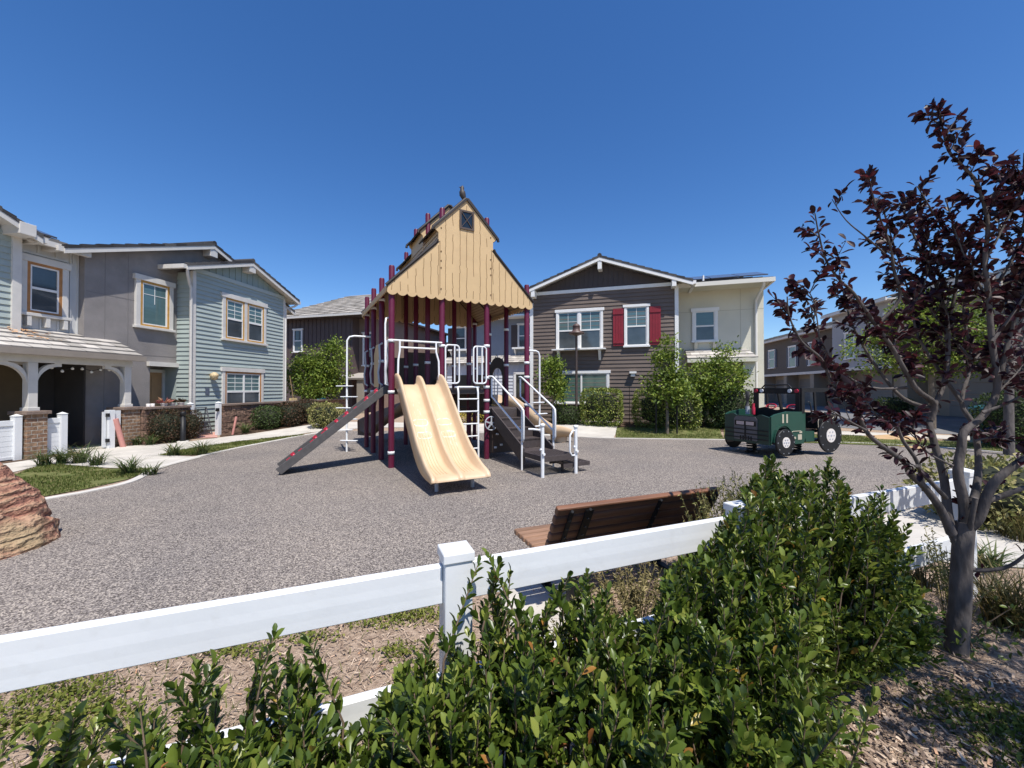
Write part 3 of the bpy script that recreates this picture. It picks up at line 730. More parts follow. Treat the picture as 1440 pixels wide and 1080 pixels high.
# sage wing
gxr = lambda z: (X(-1.22), X(3.1)) if z <= 5.55 else (X(-1.22)+(z-5.55)/.37, X(3.1)-(z-5.55)/.37)
simple("wing_wall", lambda m: (lap(m, X(-1.22), X(3.1), 0, 5.52, 0, .150, .036), lap(m, 0,0.01,0,0.01,0,.1), m.box(X(-1.22),X(3.1),.004,4,0,5.5),
     [m.add([(X(-1.22),.004,z+.0),(X(-1.25),.0,z+.0),(X(-1.25),.6,z),(X(-1.22),.6,z),(X(-1.224),.0,z+.150),(X(-1.224),.6,z+.150)],[(1,2,5,4),(0,3,2,1)]) for z in [i*.150 for i in range(36)]]), sage, tB)
simple("gable_panel", lambda m: (m.prism([(X(-1.1),5.66),(X(3.0),5.66),(X(.94),6.42)], lambda p,q,c: (p,.0+c,q), .1), [m.box(X(-.9)+i*.28-.02, X(-.9)+i*.28+.02, -.025, .002, 5.661, 5.66+max(.02,(1.98-abs(X(-.9)+i*.28-X(.94)))*.36)) for i in range(14)]), sage_batten, tB)
simple("band_board", lambda m: m.box(X(-1.24),X(3.12),-.05,.02,5.52,5.66), M("sage_trim",(.40,.45,.42),.6), tB)
for s in (-1.22, 3.1): simple("corner_board", lambda m: m.box(X(s)-.06,X(s)+.06,-.045,.06,0,5.52), trim_warm, tB)
gable_roof(tB, X(-1.78), X(3.66), 5.52, X(.94), 6.46, -.36, 4.2, tile_dk, trim_warm, 9)
bracket(tB, X(.94), 6.36, 0, .34, trim_warm, .3, .28)
for ln in ([[(X(-1.72),-.30,5.4),(X(-1.70),-.28,5.3),(X(-1.42),-.06,5.05),(X(-1.36),-.06,4.9),(X(-1.36),-.06,.2)],[(X(3.6),-.30,5.4),(X(3.5),-.2,5.28),(X(3.2),-.02,5.15),(X(3.2),-.02,.3)]]): tubes("downspout", [ln], .045, trim_warm, tB)
window(tB, X(-.0), X(1.86), 3.42, 4.92, 0, 2, 2, casing=trim_warm, cw=.13, inner=wood_case, label="upper pair of hung windows in ochre casing")
window(tB, X(-.0), X(1.74), .72, 2.22, 0, 2, True, casing=trim_warm, cw=.12, inner=wood_case2, label="wide ground floor window in rust casing")
l = MB(); l.lathe([(.02,-.16),(.09,-.13),(.12,-.03),(.13,.02),(.07,.09),(.03,.11)], (X(-.55),-.16,2.05), 12); l.box(X(-.6),X(-.5),-.10,0,2.0,2.12)
l.build("wall_lamp", M("straw_paper",(.55,.42,.24),.8,.4,20,.5), tB)
simple("number_plaque", lambda m: m.box(X(-.78),X(-.63),-.045,-.02,1.38,1.62), M("slate_plaque",(.10,.12,.16),.5,.4,30), tB)

# garden wall
def gwall(label, s0, s1, w, h):
    t = thing("garden_wall", label, "garden wall", LW(s0,w,0), LA, "split face block garden walls")
    m = MB(); L_ = s1-s0
    nx_, nz_ = max(2,int(L_/.06)), int(h/.05)
    # rough split-face front
    vs = [(i*L_/nx_, -.13-.035*(.5+.8*mnoise.noise(Vector((s0*3+i*L_/nx_*6, k*h/nz_*9, 3)))), k*(h-.07)/nz_) for k in range(nz_+1) for i in range(nx_+1)]
    m.add(vs, [(k*(nx_+1)+i, k*(nx_+1)+i+1, (k+1)*(nx_+1)+i+1, (k+1)*(nx_+1)+i) for k in range(nz_) for i in range(nx_)])
    m.box(0,L_,-.12,.1,0,h-.072); m.build("blockwork", split_m, t, recalc=False)
    m = MB(); n = max(1,int(L_/.42))
    for i in range(n): m.box(i*L_/n+.003,(i+1)*L_/n-.003,-.20,.16,h-.07,h)
    m.build("coping", cap_m, t, bevel=.008)
gwall("low block wall behind the bronze shrub with potted plants on its coping", -3.14, -1.72, .30, 1.06)
gwall("long low block wall below the sage window running to the tree", -.76, 7.2, .55, 1.06)
for s, w, lab in ((-1.64,.36,"white vinyl post where the wall ends by the bronze shrubs"),(-.84,.60,"tall white vinyl post with black latch at the garden opening")):
    t = thing("vinyl_post", lab, "post", LW(s,w), LA, "white posts at the garden opening")
    m = MB(); m.box(-.065,.065,-.065,.065,0,1.10); m.build("shaft", white_pvc, t, bevel=.006)
    m = MB(); m.add([(-.075,-.075,1.1),(.075,-.075,1.1),(.075,.075,1.1),(-.075,.075,1.1),(0,0,1.15)],[(0,1,4),(1,2,4),(2,3,4),(3,0,4),(3,2,1,0)]); m.build("cap", white_pvc, t)
    if s > -1:
        simple("latch", lambda mm: (mm.box(-.16,-.05,-.09,-.05,.82,.93), mm.box(-.20,-.1,-.11,-.07,.85,.88)), black_m, t)
# pots on coping, cup, ladder, broom, toys
pot_m = M("white_pot",(.62,.58,.55),.5); pinkleaf = M("pink_leaf",(.4,.1,.1),.6,island=[(0,(.28,.05,.05)),(.6,(.45,.16,.13)),(1,(.5,.3,.15))],trans=.2)
for s, lab, big in ((-2.42,"white pot of spiky pink leaves on the garden wall, nearest the door",1),(-2.18,"white pot with rust coloured plant, middle of three on the wall",0),(-1.88,"bowl of bronze leaves on the wall by the white post",0)):
    t = thing("flower_pot", lab, "plant pot", LW(s,.28,1.06), LA, "plant pots on the garden wall")
    m = MB(); m.lathe([(.07,0),(.10,.08),(.105,.09),(.09,.09)], (0,0,0), 12); m.build("pot", pot_m, t)
    n = 46; 
    dirs = rnd_unit(n); dirs[:,2] = np.abs(dirs[:,2])*.8+.15
    pos = dirs*np.array([.04,.04,.02])+np.array([0,0,.09])
    leaves_obj("foliage", pos, dirs, rnd_unit(n), NR.uniform(.12,.26,n) if big else NR.uniform(.08,.17,n), np.full(n,.035), pinkleaf if big else leaf_bz, t, hi=False)
t = thing("step_ladder", "grey folding step ladder standing against the sage siding", "ladder", LW(-1.10,.20), LA)
lm = M("ladder_metal",(.12,.12,.13),.5,.2,9)
def f(m):
    for x in (-.24,.24):
        m.bar((x*1.15,-.16,0),(x*.8,0,.95),.03,.03); m.bar((x*1.1,.2,0),(x*.8,.02,.93),.025,.025)
    m.bar((-.2,0,.95),(.2,0,.95),.04,.03)
simple("frame", f, lm, t)
for k in range(3): simple("tread", lambda m: m.box(-.25+.03*k,.25-.03*k,-.16+.05*k,-.06+.05*k,.22+.24*k,.245+.24*k), lm, t)
t = thing("broom", "straw broom leaning upside against the sage corner", "broom", LW(3.35,.3,1.06), LA)
simple("stick", lambda m: m.tube([(0,0,.1),(-.1,.1,1.1)], .015), M("broom_stick",(.3,.2,.1),.6), t)
simple("head", lambda m: m.box(-.2,.2,-.05,.05,0,.1), M("straw",(.55,.42,.2),.9,.2,30), t)
o = MB(); o.lathe([(.02,0),(.12,.0),(.14,.03),(.1,.06),(.05,.08)], (0,0,0), 10); o.box(-.45,-.1,-.03,.03,.0,.03)
tag(o.build("watering_pan", M("teal_plastic",(.10,.32,.33),.5), None, loc=LW(5.2,.55,1.06), rotz=LA), "teal plastic pan with a long handle on the far garden wall", "pan")
o = MB(); o.lathe([(.05,0),(.05,.09),(.04,.09)], (0,0,0), 10); o.lathe([(.05,0),(.05,.09),(.04,.09)], (.14,.02,0), 10)
tag(o.build("cups", pot_m, None, loc=LW(-2.88,.28,1.06), rotz=LA), "two small white cups standing on the garden wall", "cups")
o = MB(); o.tube([(0,0,0),(.10,-.02,.62)], .035, 10)
tag(o.build("stake", pink_tube, None, loc=gp(327,612), rotz=LA-.6), "pink stake leaning on the wall below the sage window", "stake")
o = thing("bollard_light", "black round bollard light between the two bronze shrubs", "bollard", gp(257,622))
simple("post", lambda m: m.lathe([(.07,0),(.07,.72),(.055,.72),(.055,.78)],n=16), black_m, o)
simple("cap", lambda m: m.lathe([(.055,.78),(.075,.79),(.075,.88),(.05,.90)],n=16), black_m, o)
simple("footing", lambda m: m.lathe([(.14,-.02),(.14,.03),(.1,.03)],n=16), concrete_k, o)
# ------------------------------------------------------------------ RIGHT HOUSE (brown gable + cream wing)
RO = Vector((1.99,17.15,0)); RA = math.atan2(-.303,.953); RU = Vector((.953,-.303,0)); RI = Vector((.303,.953,0))
def RW(x, y, z=0): p = RO + RU*x + RI*y; return Vector((p.x,p.y,z))
gB = RISE
xl, xrg = -1.17, 4.74
tC = thing("townhouse", "dark brown lap sided gable townhouse with red shutters and a cream stucco wing", "house", RW(0,0,gB), RA)
zE, zr = 5.42, 6.68; xm = 1.80
simple("wall", lambda m: (lap(m, xl, xrg, 0, 5.44, 0, .160, .034), m.box(xl,xrg,.005,9,0,5.42)), brown, tC, label="brown lap siding wall")
simple("gable_panel", lambda m: (m.prism([(xl+.1,5.58),(xrg-.1,5.58),(xm,6.62)], lambda p,q,c: (p,c-.005,q), .1), [m.box(x-.018,x+.018,-.03,-.004,5.581,5.58+max(.02,(2.86-abs(x-xm))*.355)) for x in [xm-2.7+i*.2 for i in range(28)]]), brown_dk, tC)
simple("band_board", lambda m: m.box(xl,xrg,-.055,.02,5.44,5.58), white_paint, tC)
for x in (xl, xrg): simple("corner_board", lambda m: m.box(x-.07,x+.07,-.055,.06,0,5.44), white_paint, tC)
gable_roof(tC, xl-.55, xrg+.55, 5.45, xm, 6.72, -.47, 9, tile_dk, white_paint, 12)
bracket(tC, xm, 6.58, 0, .45, white_paint, .16, .34); bracket(tC, xl+.15, 5.60, 0, .45, white_paint, .16, .3); bracket(tC, xrg-.12, 5.62, 0, .45, white_paint, .16, .3)
w = window(tC, .02, 1.80, 3.05, 4.62, 0, 2, 2, cw=.10, label="wide pair of hung windows on a bracketed shelf")
each("bracket", [lambda m, x=x: m.prism([(0,2.978),(0,2.55),(-.06,2.55),(-.34,2.978)], lambda p,q,c: (x+c, p-.01, q), .1) for x in (.0,1.72)], white_paint, w)
simple("shelf", lambda m: m.box(-.2,2.02,-.42,-.03,2.98,3.03), white_paint, w)
w = window(tC, 2.83, 3.62, 3.12, 4.68, 0, 1, True, cw=.085, label="single hung window between red shutters")
for a, b in ((2.30,2.72),(3.73,4.15)):
    def f(m):
        n = 4
        for i in range(n): m.box(a+(b-a)*i/n+.004, a+(b-a)*(i+1)/n-.004, -.075, -.03, 3.12, 4.66)
        m.box(a,b,-.03,-.0,3.12,4.66)
        m.box(a,b,-.10,-.075,3.22,3.34); m.box(a,b,-.10,-.075,4.42,4.54)
    simple("shutter", f, red_shutter, tC)
window(tC, -.05, 2.05, .78, 2.0, 0, 2, False, cw=.10, up=glass_gr, grid=False, label="wide ground floor sliding window with green blind")
simple("wall_lamp", lambda m: (m.box(2.95,3.22,-.22,-.02,1.98,2.06), m.box(3.0,3.17,-.18,-.02,1.86,1.98)), white_paint, tC)
simple("trellis", lambda m: [m.tube([(x,-.35,-.1),(x,-.35,1.45)], .012, 5) for x in (2.15,2.95)]+[m.tube([(2.15,-.35,z),(2.95,-.35,z)], .008, 5) for z in (.4,.75,1.1,1.4)], black_m, tC)
# cream wing
cx0, cx1, cy = xrg+.07, 8.05, 1.15
simple("wing_wall", lambda m: m.box(cx0-.2,cx1,cy,9,0,5.55), stucco_cream, tC, label="cream stucco wing wall")
simple("control_joint", lambda m: (m.box(cx0,cx1,cy-.004,cy+.01,4.55,4.565), m.box(7.22,7.235,cy-.004,cy+.01,2.9,5.4)), M("cream_joint",(.42,.39,.30),.9), tC)
t = MB(); slope(t, (cx0-.3,cy-1.0,5.52),(cx1+.05,cy-1.0,5.52),(cx1-2.2,cy+2.2,6.55),(cx0-.3,cy+2.2,6.55), 9, .33)
slope(t, (cx1+.05,cy-1.0,5.52),(cx1+.05,9,5.52),(cx1-2.2,9,6.55),(cx1-2.2,cy+2.2,6.55), 9, .33)
r2 = t.build("roof", tile_dk, tC, recalc=False)
simple("soffit", lambda m: m.box(cx0-.3,cx1+.02,cy-.95,9,5.40,5.50), stucco_cream, r2)
each("gutter", (lambda m: m.box(cx0-.05,cx1+.10,cy-1.12,cy-1.0,5.36,5.52), lambda m: m.box(cx1+.03,cx1+.10,cy-1.0,9,5.36,5.52)), M("cream_trim",(.66,.63,.55),.5), r2)
each("solar_panel", [lambda m, x=x: slab(m, (x,cy-.1,5.90),(x+1.0,cy-.1,5.90),(x+1.0,cy+1.5,6.42),(x,cy+1.5,6.42), .04) for x in (cx0+.3,cx0+1.34,cx0+2.38)], solar, tC)
simple("vent_pipe", lambda m: m.tube([(cx0+1.0,cy-.4,5.6),(cx0+1.0,cy-.4,5.95)], .04), white_paint, tC)
w = window(tC, 5.55, 6.28, 3.35, 4.55, cy, 1, True, cw=.12, lo=glass_lo, grid=False, label="small hung window with corbelled sill")
each("bracket", [lambda m, x=x: m.prism([(0,3.27),(0,2.85),(-.05,2.85),(-.2,3.27)], lambda p,q,c: (x+c, cy+p-.005, q), .12) for x in (5.5,6.2)], M("cream_trim2",(.60,.57,.47),.6), w)
t = MB(); slope(t, (5.15,cy-.95,2.55),(7.62,cy-.95,2.55),(7.40,cy,2.98),(5.15,cy,2.98), 3, .33, .04)
p = t.build("porch_roof", tile_lt, tC, recalc=False)
simple("fascia", lambda m: m.box(5.15,7.6,cy-.95,cy,2.40,2.54), stucco_cream, p)
simple("porch_column", lambda m: m.box(7.15,7.55,cy-.75,cy-.25,0,2.4), stucco_cream, tC)
simple("column_base", lambda m: m.box(7.10,7.60,cy-.80,cy-.20,0,.55), brick_m, tC)
tubes("downspout", [[(7.80,cy-1.05,5.4),(7.80,cy-.98,5.25),(7.76,cy-.1,4.9),(7.76,cy-.08,4.7),(7.76,cy-.08,.2)]], .055, M("cream_pipe",(.70,.68,.62),.5), tC)

# ------------------------------------------------------------------ middle house behind the play tower
MA = RA
tM = thing("house", "blue grey sided house with white lower storey behind the play tower", "house", (-3.9,26.3,.22), MA)
simple("wall", lambda m: (lap(m,0,7.2,2.9,5.9,0,.16), m.box(0,7.2,.005,8,0,5.9)), bluegrey_shade, tM)
simple("lower_wall", lambda m: (lap(m,.2,7.2,0,2.9,-1.2,.2,.04), m.box(.2,7.2,-1.19,0,0,2.9)), white_lap, tM)
t = MB(); slope(t, (-.3,-1.5,2.9),(7.4,-1.5,2.9),(7.4,0,3.45),(-.3,0,3.45), 4, .35)
t.build("porch_roof", tile_lt, tM, recalc=False)
for a,b in ((.15,.9),(4.55,5.3)):
    w = window(tM, a,b,3.95,5.35,0,1,True,cw=.07, up=glass_lo, lo=glass_lo, grid=False)
    each("shutter", (lambda m: m.box(a-.5,a-.1,-.05,0,3.95,5.35), lambda m: m.box(b+.1,b+.5,-.05,0,3.95,5.35)), brown_dk, w)
    simple("planter_shelf", lambda m: (m.box(a-.35,b+.35,-.35,0,3.82,3.92), m.prism([(0,3.82),(0,3.4),(-.3,3.8)], lambda p,q,c:(a-.25+c,p,q), .08), m.prism([(0,3.82),(0,3.4),(-.3,3.8)], lambda p,q,c:(b+.15+c,p,q), .08)), white_paint, w)
simple("door", lambda m: m.box(4.75,5.65,-1.27,-1.2,0,2.2), glass_bk, tM)
simple("door_frame", lambda m: (m.box(4.6,4.75,-1.29,-1.19,0,2.3), m.box(5.65,5.8,-1.29,-1.19,0,2.3), m.box(4.6,5.8,-1.29,-1.19,2.2,2.35)), white_paint, tM)
simple("garage_door", lambda m: m.box(.6,3.2,-1.26,-1.2,0,2.2), black_m, tM)
t = MB(); slope(t,(-.5,-.9,5.85),(7.5,-.9,5.85),(6.5,4,7.1),(1.5,4,7.1),10,.35); slope(t,(-.5,-.9,5.85),(-.5,9,5.85),(1.5,9,7.1),(1.5,4,7.1),10,.35)
r = t.build("roof", tile_dk, tM, recalc=False); simple("soffit", lambda m: m.box(-.5,7.5,-.85,8,5.74,5.84), white_paint, r)
tL = thing("house", "low dark tiled house seen between the purple posts", "house", (-8.2,33,.22), MA)
simple("wall", lambda m: m.box(0,5.2,0,6,0,4.6), taupe_wall, tL)
t = MB(); slope(t,(-.6,-.6,4.5),(6,-.6,4.5),(5.4,4,5.6),(.8,4,5.6),8,.35); t.build("roof", tile_dk, tL, recalc=False)

# ------------------------------------------------------------------ dark batten house behind left garden
tD = thing("house", "dark plum board and batten house with a pale tiled roof beyond the green tree", "house", (-14.6,24.6,.22), MA+.02)
simple("wall", lambda m: (m.box(0,5.6,0,9,0,5.6), [m.box(i*.3,i*.3+.05,-.03,0,2.4,5.6) for i in range(19)]), dark_batten, tD)
simple("end_wall", lambda m: m.box(5.6,7.2,.6,9,0,5.5), taupe_wall, tD, label="lighter taupe end wall")
t = MB(); slope(t,(-.5,-.6,5.62),(7.6,-.6,5.62),(6.0,4.6,8.0),(1.8,4.6,8.0),12,.35,.05); slope(t,(-.5,-.6,5.62),(-.5,10,5.62),(1.8,10,8.0),(1.8,4.6,8.0),12,.35,.05)
r = t.build("roof", tile_md, tD, recalc=False); simple("fascia", lambda m: m.box(-.5,7.6,-.65,-.58,5.50,5.62), trim_warm, r); simple("soffit", lambda m: m.box(-.5,7.6,-.57,9,5.5,5.6), brown_dk, r)
window(tD, 1.45,2.0,3.6,4.9,0,1,True,cw=.07,grid=False,up=glass_lo,lo=glass_lo)
window(tD, 5.95,6.55,2.75,4.6,.6,1,True,cw=.07,grid=False)
simple("porch_roof", lambda m: slab(m,(4.6,-1.0,1.95),(7.4,-1.0,1.95),(7.4,.6,2.3),(4.6,.6,2.3),.1), tile_md, tD)
simple("porch_column", lambda m: m.box(6.6,7.0,-.9,-.5,0,1.9), stucco_beige, tD)

# ------------------------------------------------------------------ alley houses on the right
def alley(label, p0, p1, wallm, zE, zR, wins, lower=None, tile=tile_md, garage=True, shut=None):
    p0, p1 = Vector(p0), Vector(p1); d = p1-p0; L_ = d.length; ang = math.atan2(d.y,d.x)
    t = thing("townhouse", label, "house", (p0.x,p0.y,.22), ang, "townhouses along the alley")
    simple("wall", lambda m: m.box(0,L_,0,7,2.55,zE), wallm, t)
    simple("lower_wall", lambda m: m.box(.02,L_-.02,1.0,7,0,2.55), lower or stucco_beige, t)
    simple("belly_band", lambda m: m.box(0,L_,-.06,.02,2.5,2.7), trim_warm, t)
    tt = MB(); slope(tt,(-.3,-.5,zE-.05),(L_+.3,-.5,zE-.05),(L_+.3,3.6,zR),(-.3,3.6,zR),9,.4,.05)
    slope(tt,(-.3,7.7,zE-.05),(L_+.3,7.7,zE-.05),(L_+.3,3.6,zR),(-.3,3.6,zR),9,.4,.05)
    r = tt.build("roof", tile, t, recalc=False)
    simple("gable_end", lambda m: m.prism([(.02,zE-.02),(6.98,zE-.02),(3.6,zR-.07)], lambda p,q,c: (c,p,q), L_), wallm, t)
    simple("fascia", lambda m: (m.box(-.3,L_+.3,-.55,-.48,zE-.22,zE-.06), m.box(-.3,L_+.3,-.48,4,zE-.16,zE-.1)), trim_warm, r)
    for (a,b,c,e) in wins:
        w = window(t,a,b,c,e,0,1,True,cw=.08,grid=False,up=glass_lo,lo=glass_lo)
        if shut: each("shutter", (lambda m: m.box(a-.42,a-.1,-.06,0,c,e), lambda m: m.box(b+.1,b+.42,-.06,0,c,e)), shut, w)
    if garage:
        n = max(1,int(L_/3.2))
        for i in range(n):
            x0 = (i+.5)*L_/n-1.2
            g = MB()
            for k in range(4): g.box(x0,x0+2.4,.94,1.0,.02+k*.54,.02+k*.54+.52)
            g.build("garage_door", M("garage_%s_%d" % (label[:4],i),(.17,.16,.15),.6), t)
        each("pier", [lambda m, i=i: m.box(i*L_/n,i*L_/n+.5,.05,1.0,0,2.52) for i in range(n)], lower or stucco_beige, t)
    return t
alley("white alley townhouse at the far end beside the cream wing", (25.1,43.0), (24.75,39.6), stucco_white, 5.9, 7.0, [(1.2,2.2,3.4,4.8)])
alley("slate and taupe alley townhouse with navy shuttered windows", (24.75,39.4), (22.8,27.4), stucco_taupe, 5.85, 7.1, [(1.6,2.6,3.3,4.9),(5.2,6.2,3.2,4.9),(8.2,9.2,3.2,4.9)], shut=M("navy_shutter",(.03,.035,.07),.5))
alley("white sided alley townhouse with pale tiles behind the plum branches", (21.9,27.2), (20.9,21.8), stucco_white, 6.4, 7.6, [(1.5,2.3,3.3,4.9)], tile=tile_lt)
alley("beige stucco alley townhouse behind the plum crown", (20.9,21.5), (19.6,15.6), stucco_beige, 5.6, 6.6, [(2.2,3.0,3.3,4.8)])
alley("beige townhouse with brown shingle gable at the right picture edge", (18.3,14.8), (17.0,8.5), stucco_beige, 5.6, 7.6, [(3.5,4.3,3.3,4.8)], tile=tile_dk)
# hills
mb = MB(); n = 40
pts = []
for i in range(n+1):
    x = -700+i*35*1.0; h = 14+9*mnoise.noise(Vector((i*.25,0,0)))+5*mnoise.noise(Vector((i*.7,3,0)))
    pts.append((x,h))
vs = []
for x,h in pts:
    vs += [(x,430,-1),(x,500,h*.6),(x,600,h),(x,760,-1)]
mb.add(vs,[(i*4+k,(i+1)*4+k,(i+1)*4+k+1,i*4+k+1) for i in range(n) for k in range(3)],True)
o = mb.build("hills", hill_m); o["kind"]="structure"; o["label"]="dry brown hills on the horizon"

# ------------------------------------------------------------------ lamp post
o = thing("lamp_post", "slim dark lamp post with a round hooded cap before the brown house", "street lamp", (2.62,16.2,gB))
lampm = M("bronze_metal",(.075,.055,.05),.5,.1,8)
simple("pole", lambda m: m.lathe([(.11,0),(.11,.10),(.07,.14),(.055,.2),(.045,3.5),(.05,3.52)],n=14), lampm, o)
hd = simple("lamp_head", lambda m: m.lathe([(.05,3.5),(.08,3.52),(.33,3.60),(.335,3.625),(.17,3.72),(.15,3.76),(.15,3.88),(.16,3.89),(.13,3.96),(.03,4.02)],n=20), M("rust_hood",(.10,.06,.05),.5,.1,8), o)
# ------------------------------------------------------------------ play tower (local: x along the front, y inward, z up)
maroon = M("maroon_post", (.105,.010,.034), .40, .06, 3, spec=.4, dirt=((.16,.035,.06), 5, .55, .35))
tan_p = M("tan_panel", (.56,.395,.205), .55, .05, 2.2, dirt=((.47,.32,.165), 3, .55, .4))
slide_m = M("tan_slide", (.61,.44,.275), .42, .05, 3, dirt=((.74,.60,.42), 2.2, .52, .35), spec=.5)
slide_b = M("brown_slide", (.28,.17,.10), .45, .06, 3)
deck_m = M("deck_rubber", (.060,.046,.043), .6, .2, 20)
ramp_m = M("ramp_grey", (.075,.07,.068), .7, .15, 12)
wht_m = M("white_powder_coat", (.76,.77,.77), .35, .04, 5)
grey_m = M("grey_plastic", (.40,.42,.45), .5, .1, 5)
red_m = M("red_hold", (.42,.018,.045), .45, .1, 6)
roof_m = M("brown_roof_sheet", (.018,.013,.012), .6, .1, 3)
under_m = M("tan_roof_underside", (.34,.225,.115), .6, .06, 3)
groove_m = M("plank_groove", (.15,.085,.035), .9)
bpan = M("brown_panel", (.070,.046,.034), .6, .1, 5)
B = 1.055; W3 = 3*B; XC = W3/2
PO = G(550,658); PA = math.atan2(.477,.879)
tP = thing("play_tower", "barn style play tower with maroon posts, tan gable roof and double slide", "play structure", (PO.x,PO.y,.006), PA)
for i in range(4):
    for j in range(4):
        top = 4.07 if i in (0,3) else (5.75 if j in (1,2) else 5.46)
        mb = MB(); mb.lathe([(.060,-.05),(.060,top-.03),(.050,top)], (i*B,j*B,0), 16)
        p = mb.build("post", maroon, tP)
        mb = MB()
        zs = {(0,0):(.30,1.52,2.55,3.95),(2,0):(1.06,1.32,1.62,1.83,2.55),(3,0):(1.86,2.2,1.2),(1,0):(1.55,2.5),(3,1):(.5,1.06,2.2,3.45),(3,2):(2.0,2.3,3.45)}.get((i,j), (1.52,2.2,3.9 if i in (0,3) else 5.2))
        for z in zs:
            if z > 3 and i in (0,3): z -= .32
            mb = MB(); mb.lathe([(.061,z-.03),(.070,z-.03),(.070,z+.03),(.061,z+.03)], (i*B,j*B,0), 14); mb.build("collar", wht_m, p)
def scallop(x0, x1, z, amp, n):
    out = []
    for k in range(n):
        for q in range(6):
            t = q/6; out.append((x0+(x1-x0)*(k+t)/n, z - amp*abs(math.sin(pi*t))**.7))
    out.append((x1, z)); return out
half = [(.0,5.72),(.70,5.03),(.72,4.97),(.69,4.94),(.64,4.90),(.64,4.76),(.67,4.70),(.70,4.63),(1.67,3.66),(1.69,3.55)]
def gable_panel(y, label=None):
    poly = [(XC+a,z) for a,z in half] + scallop(XC+1.69, XC-1.69, 3.52, .055, 17)[0:] + [(XC-a,z) for a,z in half[::-1][:-1]]
    mb = MB(); mb.prism(poly, lambda p,q,c: (p,y-.02+c,q), .03); g = mb
    for k in range(21):
        x = -1.6+.16*k; zt = 5.72-abs(x)*.985 if abs(x) < .64 else 4.63-(abs(x)-.70)*1.0
        zt -= .06
        z0 = 3.56; z = z0; 
        while z < zt-.1:
            z2 = min(z+R.uniform(.12,.22), zt); xa = R.uniform(-.012,.012); xb = R.uniform(-.012,.012)
            if R.random() < .9:
                g.prism([(XC+x+xa-.005,z),(XC+x+xa+.005,z),(XC+x+xb+.005,z2),(XC+x+xb-.005,z2)], lambda p,q,c:(p,y-.0225+c,q), .004, 1)
            z = z2
    s = mb
    for x,z in ((-1.55,3.75),(1.55,3.75),(-.58,5.0),(.58,5.0),(-.58,4.3),(.58,4.3),(-.58,4.5),(.58,4.5),(-.58,3.7),(.58,3.7),(-.58,4.15),(.58,4.15)):
        s.disc((XC+x,y-.025,z),(0,1,0),.014,.012,8,1)
    s.box(XC-.612,XC-.60,y-.022,y-.0205,3.6,4.72,1); s.box(XC+.60,XC+.612,y-.022,y-.0205,3.6,4.72,1)
    return mb.build("gable_panel", [tan_p, groove_m], tP)
gp0 = gable_panel(-.075); gp1 = gable_panel(W3+.075)
# upper window
wz, wy = 5.06, -.10
mb = MB(); 
for a in ((XC-.17,XC-.13,wz,wz+.42),(XC+.13,XC+.17,wz,wz+.42),(XC-.13,XC+.13,wz,wz+.04),(XC-.13,XC+.13,wz+.38,wz+.42)): mb.box(a[0],a[1],wy-.02,wy+.01,a[2],a[3])
mb.bar((XC-.13,wy-.005,wz+.04),(XC+.13,wy-.005,wz+.38),.012,.03,up=(0,1,0)); mb.bar((XC-.13,wy-.003,wz+.38),(XC+.13,wy-.003,wz+.04),.012,.03,up=(0,1,0))
w = mb.build("loft_window", bpan, tP)
mb = MB(); mb.box(XC-.13,XC+.13,wy+.001,wy+.008,wz+.04,wz+.38); mb.build("pane", glass_bk, w)
# mid raised gable panels and cupola
for y in (B, 2*B):
    poly = [(XC,6.03),(XC+.72,5.33),(XC+.70,5.25),(XC+.65,5.2),(XC+.65,4.66),(XC-.65,4.66),(XC-.65,5.2),(XC-.70,5.25),(XC-.72,5.33)]
    mb = MB(); mb.prism(poly, lambda p,q,c: (p,y-.015+c,q), .03); mb.build("gable_panel", tan_p, tP)
for sx in (-1,1):
    x = XC+sx*.63
    for y0,y1,zt in ((-.04,B-.02,5.02),(B+.02,2*B-.02,5.33),(2*B+.02,W3+.04,5.02)):
        mb = MB(); mb.box(x-.012,x+.012,y0,y1,4.66,zt)
        for k in range(3): mb.box(min(x+sx*.0125,x+sx*.018),max(x+sx*.0125,x+sx*.018),y0+.03,y1-.03,4.76+.09*k,4.775+.09*k,1)
        mb.build("cupola_wall", [tan_p, groove_m], tP)
mb = MB()
for y0,y1,dz in ((-.13,B-.03,0),(B-.05,2*B+.05,.31),(2*B+.03,W3+.13,0)):
    for sx in (-1,1):
        slab(mb,(XC+sx*.76,y0,4.99+dz),(XC+sx*.76,y1,4.99+dz),(XC,y1,5.75+dz),(XC,y0,5.75+dz),.03)
mb.build("cupola_roof", roof_m, tP)
mb = MB()
for y,dz in ((-.10,0),(B-.04,.31),(2*B+.04,.31),(W3+.10,0)):
    mb.tube([(XC-.77,y,4.93+dz),(XC-.76,y,4.99+dz),(XC-.03,y,5.74+dz),(XC+.03,y,5.74+dz),(XC+.76,y,4.99+dz),(XC+.77,y,4.93+dz)], .032, 8)
for y in (-.10, W3+.10):
    for sx in (-1,1): mb.tube([(XC+sx*.66,y,4.74),(XC+sx*.70,y,4.66),(XC+sx*1.71,y,3.65)], .030, 8)
mb.build("roof_edge_trim", roof_m, tP)
